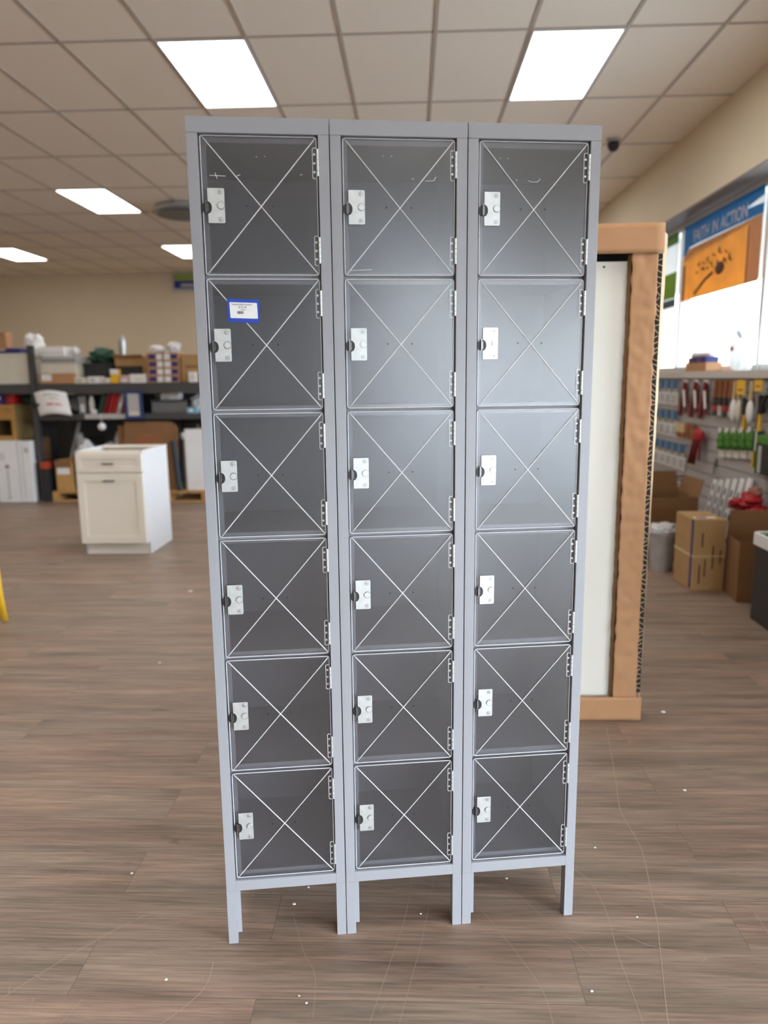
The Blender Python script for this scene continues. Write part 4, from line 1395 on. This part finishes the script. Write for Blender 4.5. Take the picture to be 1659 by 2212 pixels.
MB().box(0.003, 0.006, -0.5, 0.5, 2.10, 2.87, M_VINYLW).build('backing_sheet', t)
MB().box(-0.001, 0.002, -0.5, 0.5, 2.76, 2.87, M_GREEN).build('green_header', t)
MB().box(-0.001, 0.002, -0.5, 0.5, 2.22, 2.48, mat('grass_print', (140, 175, 40), 0.5, noise=0.35, scale=6, trans=0.4)).build('grass_picture', t)
MB().box(-0.001, 0.002, -0.5, 0.5, 2.13, 2.21, mat('slate_print', (70, 95, 105), 0.5, trans=0.3)).build('dark_band', t)

LZ = SILL_Z
t = thing('display_box', 'open brown box of purple and white packets on the window ledge', 'box', (2.60, 6.86, LZ + 0.0005))
MB().box(-0.07, 0.07, -0.24, 0.24, 0, 0.075, M_CARD).build('tray', t, bevel=0.003)
for q in range(4):
    y_ = -0.20 + q * 0.11
    MB().box(-0.055, 0.055, y_, y_ + 0.095, 0.076, 0.125, (M_NAVY, mat('purple', (92, 44, 110), 0.5), M_NAVY, M_DRED)[q]).build('packet_row', t)
    MB().ball((0, y_ + 0.048, 0.145), (0.05, 0.045, 0.03), M_WHITE, 2, 0.3, 2, q).build('white_wrapper', t, smooth=True)
t = thing('plastic_bag', 'white plastic bag with red and blue print standing on the window ledge', 'bag', (2.61, 6.12, LZ + 0.0005))
MB().ball((0, 0, 0.15), (0.07, 0.17, 0.19), M_VINYLW, 4, 0.25, 1.8, 6, flat=0.0).build('bag_body', t, smooth=True)
MB().ball((-0.068, 0.02, 0.17), (0.006, 0.035, 0.02), M_RED, 2).build('red_print', t, smooth=True)
MB().tube([(-0.045, -0.02, 0.295), (-0.05, -0.05, 0.28), (-0.05, -0.085, 0.255)], 0.006, M_NAVY, 6).build('blue_print', t)

# ---------------------------------------------------------------- right wall: hanging goods on the slat board
HX = SLX - 0.001


def hang(name, label, cat, y, z, group=None):
    return thing(name, label, cat, (HX, y, z), 0, group)


def hook(t_, h, L_=0.05):
    MB().cyl((0.0, 0, h), (-L_, 0, h + 0.004), 0.003, 0.003, M_STEEL, 8).build('hook', t_)


ordn = ['first', 'second', 'third', 'fourth', 'fifth']


def pack(label, y, z0, z1, wd, group):
    t_ = hang('blister_pack', label, 'package', y, z0, group)
    h = z1 - z0
    MB().box(-0.016, -0.010, -wd / 2, wd / 2, 0, h, M_WHITE).build('card', t_)
    MB().box(-0.018, -0.0162, -wd / 2, wd / 2, h * 0.52, h, M_BLUE).build('blue_header', t_)
    MB().box(-0.030, -0.0185, -wd * 0.3, wd * 0.3, h * 0.10, h * 0.45, M_GREYL).build('blister', t_, bevel=0.004)
    MB().box(-0.0195, -0.0185, -wd * 0.38, wd * 0.2, h * 0.56, h * 0.64, M_YEL).build('yellow_print', t_)
    hook(t_, h - 0.012, 0.022)


for q, y in enumerate((7.80, 7.62, 7.44, 7.26)):
    pack(f'blue and white blister pack, top row beside the tall carton, {ordn[q]} from the left', y, 1.150, 1.382, 0.155, 'blue and white blister packs on the slat board')
for q, y in enumerate((7.75, 7.57, 7.39, 7.21)):
    pack(f'blue and white blister pack, middle row on the slat board, {ordn[q]} from the left', y, 0.850, 1.095, 0.155, 'blue and white blister packs on the slat board')
for q, y in enumerate((7.70, 7.52, 7.34, 7.16, 6.98)):
    pack(f'blue and white blister pack, bottom row over the open carton, {ordn[q]} from the left', y, 0.560, 0.800, 0.155, 'blue and white blister packs on the slat board')

for q, (y, ln) in enumerate(((6.98, 0.34), (6.72, 0.30), (6.50, 0.29))):
    t = hang('pruning_saw', ('leftmost', 'middle', 'rightmost')[q] + ' of the three slanted red tools with white tags under the ledge', 'tool', y, 1.06, 'red hand tools with white tags')
    MB().prism([(0.105, 0.0), (0.05, 0.0), (-0.05, 0.30), (0.0, 0.315), (0.02, 0.27)], 'x', -0.045, -0.020, M_DRED).build('handle', t, bevel=0.003)
    MB().prism([(-0.01, 0.28), (-0.045, 0.28), (-0.10, 0.04), (-0.035, 0.04)], 'x', -0.034, -0.026, M_DRED).build('blade_guard', t)
    MB().prism([(-0.012, 0.24), (-0.062, 0.235), (-0.095, 0.09), (-0.06, 0.085)], 'x', -0.050, -0.0462, M_PAPER).build('white_tag', t)
    MB().box(-0.03, -0.002, -0.03, 0.03, 0.28, 0.327, M_PAPER).build('hang_card', t)
for q, y in enumerate((6.26, 6.16, 6.06, 5.96)):
    t = hang('trowel', f'wood handled scraper right of the red tools, {ordn[q]} from the left', 'tool', y, 1.10, 'wood handled scrapers')
    MB().cyl((-0.03, 0, 0.15), (-0.03, 0, 0.285), 0.024, 0.018, M_WOODH, 12).build('handle', t)
    MB().box(-0.042, -0.018, -0.035, 0.035, 0.085, 0.15, M_DARK).build('ferrule', t)
    MB().box(-0.038, -0.022, -0.040, 0.040, 0.045, 0.085, M_RED if q != 1 else M_PINK).build('red_band', t)
    MB().box(-0.036, -0.024, -0.038, 0.038, 0.0, 0.045, M_GREYL if q % 2 else M_DARK).build('blade', t)
    hook(t, 0.26, 0.03)
for q, (y, ww) in enumerate(((5.86, 0.045), (5.765, 0.032), (5.575, 0.045))):
    t = hang('brush', ('left', 'middle', 'right')[q] + ' of the three white long-headed brushes with pale wood handles', 'brush', y, 1.075, 'white brushes with pale handles')
    MB().cyl((-0.05, 0, 0.16), (-0.05, 0, 0.305), 0.014, 0.012, M_WOODL, 10).build('handle', t)
    MB().ball((-0.05, 0, 0.085), (0.022, ww, 0.085), (M_WHITE, M_CREAM, M_WHITE)[q], 3).build('brush_head', t, smooth=True)
    hook(t, 0.29, 0.052)
for q, (y, z0, mmw) in enumerate(((5.70, 1.283, 0.15), (5.42, 1.312, 0.12))):
    t = hang('hang_card', ('left, larger', 'right, smaller')[q] + ' of the two bright yellow cards hanging under the ledge', 'card', y, z0, 'yellow cards under the ledge')
    MB().box(-0.075, -0.070, -mmw / 2, mmw / 2, 0, 0.105 if q == 0 else 0.078, M_YEL).build('card', t)
    MB().box(-0.0765, -0.0755, -mmw * 0.3, mmw * 0.3, 0.028, 0.040, M_ORANGE).build('print', t)
    hook(t, 0.07, 0.072)
for q, (y, z0, hh) in enumerate(((5.69, 1.02, 0.19), (5.44, 1.03, 0.20))):
    t = hang('chisel', ('left', 'right')[q] + ' of the two tools with yellow shafts below the yellow cards', 'tool', y, z0, 'tools with yellow shafts')
    MB().cyl((-0.035, 0, 0), (-0.035, 0, hh * 0.6), 0.016, 0.013, M_YEL, 10).build('shaft', t)
    MB().cyl((-0.035, 0, hh * 0.6), (-0.035, 0, hh + 0.05), 0.02, 0.024, M_DARK, 10).build('grip', t)
    hook(t, hh + 0.02, 0.036)
for q, (y, z0, z1, wd, mm, lab) in enumerate(((5.63, 1.18, 1.27, 0.05, M_DARK, 'short black tool between the white brushes below the larger yellow card'), (5.36, 1.16, 1.33, 0.07, M_DARK, 'black curved tool right of the white brushes under the smaller yellow card'), (5.26, 1.14, 1.36, 0.06, M_NAVY, 'dark blue tool at the right edge under the ledge'), (5.48, 1.10, 1.30, 0.03, M_GREYL, 'grey narrow tool right of the rightmost white brush'))):
    t = hang('hand_tool', lab, 'tool', y, z0)
    h = z1 - z0
    MB().tube([(-0.04, wd * 0.3, 0.0), (-0.045, wd * 0.5, h * 0.35), (-0.04, -wd * 0.1, h * 0.7), (-0.03, -wd * 0.3, h)], wd * 0.22, mm, 8).build('handle', t, smooth=True)
    MB().box(-0.05, -0.03, -wd * 0.5, wd * 0.4, h * 0.75, h * 0.92, M_STEEL).build('metal_head', t)
    hook(t, h * 0.9, 0.035)
for q, y in enumerate((7.04, 6.93, 6.82, 6.71)):
    t = hang('block_brush', f'brown wooden scrub brush in the row below the red tools, {ordn[q]} from the left', 'brush', y, 0.868, 'brown scrub brushes')
    MB().box(-0.05, -0.012, -0.042, 0.042, 0.04, 0.13, M_WOODL if q < 2 else M_WOODH).build('wood_block', t, bevel=0.006)
    MB().box(-0.046, -0.016, -0.038, 0.038, 0.0, 0.04, M_WOODH).build('bristles', t)
    hook(t, 0.115, 0.02)
t = hang('lopper', 'red long handled loppers hanging below the scrub brushes', 'tool', 6.50, 0.66)
MB().ball((-0.06, 0.0, 0.265), (0.03, 0.115, 0.055), M_RED, 3, 0.35, 2, 4).build('red_head', t, smooth=True)
MB().tube([(-0.06, 0.06, 0.25), (-0.05, 0.15, 0.12), (-0.05, 0.21, 0.0)], 0.017, M_DRED, 10).build('handle', t, smooth=True)
MB().tube([(-0.06, 0.02, 0.25), (-0.05, 0.075, 0.12), (-0.05, 0.115, 0.0)], 0.017, M_DRED, 10).build('handle', t, smooth=True)
MB().ball((-0.05, 0.212, -0.008), (0.018, 0.02, 0.016), M_WOODL, 2).build('handle_tip', t, smooth=True)
MB().ball((-0.05, 0.117, -0.008), (0.018, 0.02, 0.016), M_WOODL, 2).build('handle_tip', t, smooth=True)
MB().box(-0.065, -0.055, -0.06, -0.02, 0.05, 0.22, M_DRED).build('strap', t)
hook(t, 0.28, 0.05)
for q, y in enumerate((6.09, 5.96, 5.83, 5.70, 5.57)):
    t = hang('garden_glove', f'green garden glove on a pale card, {ordn[q]} from the left in the green row', 'glove', y, 0.775 + 0.01 * q, 'green garden gloves on pale cards')
    MB().box(-0.022, -0.018, -0.055, 0.055, 0.0, 0.22, M_CREAM if q < 4 else M_GREYL).build('card', t)
    g_ = MB()
    g_.ball((-0.036, 0.0, 0.155), (0.014, 0.050, 0.062), M_GREEN, 3, 0.15, 3, q)
    for fi_ in range(4):
        yy = -0.036 + fi_ * 0.024
        g_.cyl((-0.036, yy, 0.12), (-0.036, yy * 1.1, 0.065), 0.012, 0.009, M_GREEN, 8)
    g_.cyl((-0.036, 0.045, 0.15), (-0.036, 0.062, 0.11), 0.011, 0.009, M_GREEN, 8)
    g_.build('glove', t, smooth=True)
    MB().box(-0.05, -0.046, -0.02, 0.02, 0.20, 0.235, M_WHITE).build('white_tag', t)
    hook(t, 0.225, 0.03)
for q, y in enumerate((5.51, 5.475, 5.44, 5.405)):
    t = hang('garden_stake', f'thin dark green and yellow stake right of the green gloves, {ordn[q]} from the left', 'stake', y, 0.76 + 0.005 * q, 'green and yellow stakes')
    MB().cyl((-0.03, 0, 0.12), (-0.03, 0, 0.26), 0.015, 0.013, M_DGREEN if q != 1 else M_CREAM, 8).build('grip', t)
    MB().cyl((-0.03, 0, 0.0), (-0.03, 0, 0.12), 0.010, 0.012, M_YEL if q in (0, 2) else M_DGREEN, 8).build('shaft', t)
    hook(t, 0.245, 0.03)
t = hang('boxed_tool', 'green and black boxed tool at the right edge beside the stakes', 'package', 5.27, 0.735)
MB().box(-0.075, -0.01, -0.10, 0.10, 0, 0.26, M_DARK).build('box_body', t, bevel=0.004)
MB().box(-0.078, -0.008, 0.092, 0.105, 0, 0.22, M_GREEN).build('green_edge', t)
MB().box(-0.0785, -0.0755, 0.02, 0.065, 0.01, 0.20, M_GREYL).build('white_panel', t)
MB().box(-0.080, -0.006, -0.10, 0.10, 0.212, 0.275, M_GREEN).build('green_top', t, bevel=0.01)
hook(t, 0.285, 0.03)
# wall bracket with a ring
t = hang('wall_bracket', 'black wire bracket on the slat board over the open carton', 'bracket', 6.62, 0.50)
MB().tube([(0, 0.26, 0.02), (-0.12, 0.20, 0.02), (-0.16, 0.0, 0.02), (-0.12, -0.12, 0.03), (0, -0.15, 0.03)], 0.008, M_DARK, 8).build('arm', t)
MB().tube([(-0.12, 0.06, 0.02), (-0.06, 0.0, -0.10), (0, -0.03, -0.16)], 0.008, M_DARK, 8).build('brace', t)
t = hang('wall_bracket', 'small grey bracket on the slat board left of the white slotted standards', 'bracket', 6.22, 0.62)
MB().tube([(0, 0, 0.10), (-0.02, 0.0, 0.10), (-0.02, 0.0, 0.0)], 0.006, M_GREY, 8).build('arm', t)
MB().box(-0.012, 0, -0.015, 0.015, 0.06, 0.13, M_GREY).build('plate', t)
# white slotted standards leaning in a row
for q in range(6):
    y = 6.10 - q * 0.115
    t = thing('shelf_standard', f'white slotted shelf standard leaning on the slat board, {(ordn + ["sixth"])[q]} from the left', 'shelf standard', (2.36, y, 0), 0, 'white slotted shelf standards')
    hh = 0.60 + 0.018 * q
    Mr = Matrix.Rotation(0.19, 4, 'Y')
    s_ = MB()
    s_.box(-0.006, 0.006, -0.036, 0.036, 0.004, hh, M_WHITE, Mr)
    s_.build('strip', t)
    sl = MB()
    for j in range(6):
        sl.box(-0.0075, -0.0062, -0.012, 0.012, 0.06 + j * 0.09, 0.115 + j * 0.09, M_DARK, Mr)
    sl.build('slots', t)

# ---------------------------------------------------------------- floor goods on the right
def open_carton(label, x0, x1, y0, y1, h, m, mi_, rz=0.0, left=True):
    t_ = thing('carton', label, 'box', ((x0 + x1) / 2, (y0 + y1) / 2, 0), rz)
    a, b_ = (x1 - x0) / 2, (y1 - y0) / 2
    e = 0.006
    MB().box(-a, a, -b_, -b_ + e, 0, h, m).box(-a, a, b_ - e, b_, 0, h, m).box(-a, -a + e, -b_ + e, b_ - e, 0, h, m).box(a - e, a, -b_ + e, b_ - e, 0, h, m).box(-a + e, a - e, -b_ + e, b_ - e, 0, e, m).build('carton_body', t_)
    # flaps folded outward/upward
    MB().prism([(-a, 0), (a, 0), (a - 0.02, 0.16), (-a + 0.02, 0.16)], 'y', 0, e, mi_, Matrix.Translation((0, b_ - e, h)) @ Matrix.Rotation(-0.10, 4, 'X')).build('flap', t_)
    MB().prism([(-b_, 0), (b_, 0), (b_ - 0.02, 0.14), (-b_ + 0.02, 0.14)], 'x', 0, e, mi_, Matrix.Translation((a - e, 0, h)) @ Matrix.Rotation(0.3, 4, 'Y')).build('flap', t_)
    if left:
        MB().prism([(-b_, 0), (b_, 0), (b_ - 0.02, -0.10), (-b_ + 0.02, -0.10)], 'x', -e, 0, mi_, Matrix.Translation((-a, 0, h)) @ Matrix.Rotation(0.35, 4, 'Y')).build('flap', t_)
    return t_


open_carton('large open brown carton at the back, behind the strapped tall carton', 1.74, 2.20, 5.74, 6.14, 0.50, M_CARDD, M_CARDD, 0.05)
t = thing('carton', 'tall tan carton with blue strap and white tape on the floor by the right wall', 'box', (1.972, 5.07, 0), 0.04)
MB().box(-0.107, 0.107, -0.16, 0.16, 0, 0.490, M_CARDT).build('carton_body', t, bevel=0.008)
MB().box(-0.1095, -0.1072, -0.145, -0.118, 0.02, 0.485, M_NAVY).build('blue_strap', t)
MB().box(-0.1092, 0.1085, -0.1622, -0.1602, 0.236, 0.243, M_WOODL).box(-0.1092, -0.1072, -0.162, 0.16, 0.232, 0.248, M_WOODL).build('white_tape', t)
MB().box(-0.09, 0.05, -0.12, -0.08, 0.4905, 0.4920, M_PAPER).box(-0.08, -0.01, -0.115, -0.09, 0.4921, 0.4930, M_NAVY).build('top_label', t)
pr = MB()
for u0, z0, z1 in ((-0.055, 0.30, 0.40), (-0.03, 0.10, 0.22), (0.02, 0.15, 0.31), (0.07, 0.19, 0.28), (-0.065, 0.05, 0.18)):
    pr.box(u0, u0 + 0.010, -0.1616, -0.1603, z0, z1, mat('print_brown', (86, 46, 30), 0.7))
pr.build('printed_marks', t)
open_carton('open brown carton with raised flaps at the right edge', 2.08, 2.44, 4.63, 4.93, 0.385, M_CARDD, M_CARDD, -0.13, False)
t = thing('trash_bin', 'grey plastic-wrapped bin between the tall carton and the strapped carton', 'bin', (1.855, 5.48, 0))
MB().cyl((0, 0, 0), (0, 0, 0.29), 0.075, 0.105, M_TUB, 24).build('bin_body', t, smooth=False)
MB().ball((0, 0, 0.305), (0.112, 0.112, 0.05), M_BAG, 4, 0.35, 3, 5).build('plastic_wrap', t, smooth=True)
MB().ring([(0.107 * math.cos(a * math.pi / 12), 0.107 * math.sin(a * math.pi / 12)) for a in range(24)], [(0.098 * math.cos(a * math.pi / 12), 0.098 * math.sin(a * math.pi / 12)) for a in range(24)], 'z', 0.278, 0.292, M_GREYL).build('rim', t)
# black stand with a tray of greenery at the right edge
t = thing('display_stand', 'black display stand at the right edge holding a white tray', 'stand', (2.25, 4.08, 0))
MB().box(-0.24, 0.14, -0.26, 0.26, 0.0, 0.455, M_DARK).build('stand_body', t, bevel=0.01)
t = thing('plant_tray', 'white tray of green plants on the black stand at the right edge', 'tray', (2.25, 4.08, 0.4555))
fo = rrect(-0.26, 0.16, -0.28, 0.28, 0.05)
fi = rrect(-0.235, 0.135, -0.255, 0.255, 0.04)
MB().ring(fo, fi, 'z', 0.0, 0.07, M_WHITE).prism(fi, 'z', 0.001, 0.008, M_WHITE).build('tray_body', t, bevel=0.004)
gl = MB()
random.seed(5)
for q in range(40):
    x_, y_ = random.uniform(-0.20, 0.10), random.uniform(-0.22, 0.22)
    gl.ball((x_, y_, 0.035 + random.uniform(0, 0.03)), (0.035, 0.028, 0.022), M_GREEN, 2, 0.4, 2, q)
gl.build('leaves', t, smooth=True)
# red flowers in a black pot
t = thing('potted_flower', 'red fabric flowers in a black pot in front of the white slotted standards', 'flower', (2.37, 5.27, 0))
MB().cyl((0, 0, 0.0), (0, 0, 0.42), 0.09, 0.12, M_DARK, 20).build('pot', t)
MB().cyl((0, 0, 0.41), (0, 0, 0.44), 0.126, 0.126, M_DARK, 20).build('pot_rim', t)
pet = MB()
random.seed(9)
for q in range(34):
    a = random.uniform(0, 2 * math.pi)
    rr_ = random.uniform(0.02, 0.16)
    pet.ball((rr_ * math.cos(a) * 0.5, rr_ * math.sin(a) * 1.25, 0.54 + random.uniform(-0.05, 0.06)), (0.055, 0.05, 0.022), M_RED, 2, 0.4, 2, q)
pet.build('red_petals', t, smooth=True)
MB().ball((0.03, -0.03, 0.625), (0.04, 0.07, 0.035), mat('dusty_rose', (150, 105, 90), 0.8), 3, 0.3, 2, 3).build('faded_bloom', t, smooth=True)

# litter on the floor
lt = MB()
for (x_, y_, s) in ((1.22, 3.92, 0.012), (1.08, 3.05, 0.010), (-1.52, 4.90, 0.014), (-1.3, 3.6, 0.006), (-1.9, 3.0, 0.007), (0.95, 2.43, 0.006), (0.56, 2.10, 0.004), (-0.60, 1.56, 0.004), (-0.83, 1.95, 0.004), (0.02, 1.80, 0.003), (0.60, 1.80, 0.003), (0.42, 1.55, 0.004), (-0.25, 1.50, 0.003), (-0.27, 1.52, 0.0025), (-0.95, 1.44, 0.003), (1.0, 1.55, 0.003), (0.27, 1.95, 0.004), (-0.33, 1.83, 0.005), (-0.30, 1.90, 0.004)):
    lt.ball((x_, y_, s * 0.35), (s, s * 0.8, s * 0.4), M_PAPER, 2, 0.4, 2, x_)
tag(lt.build('litter'), 'small white crumbs scattered over the wood-look floor', 'litter', kind='stuff')
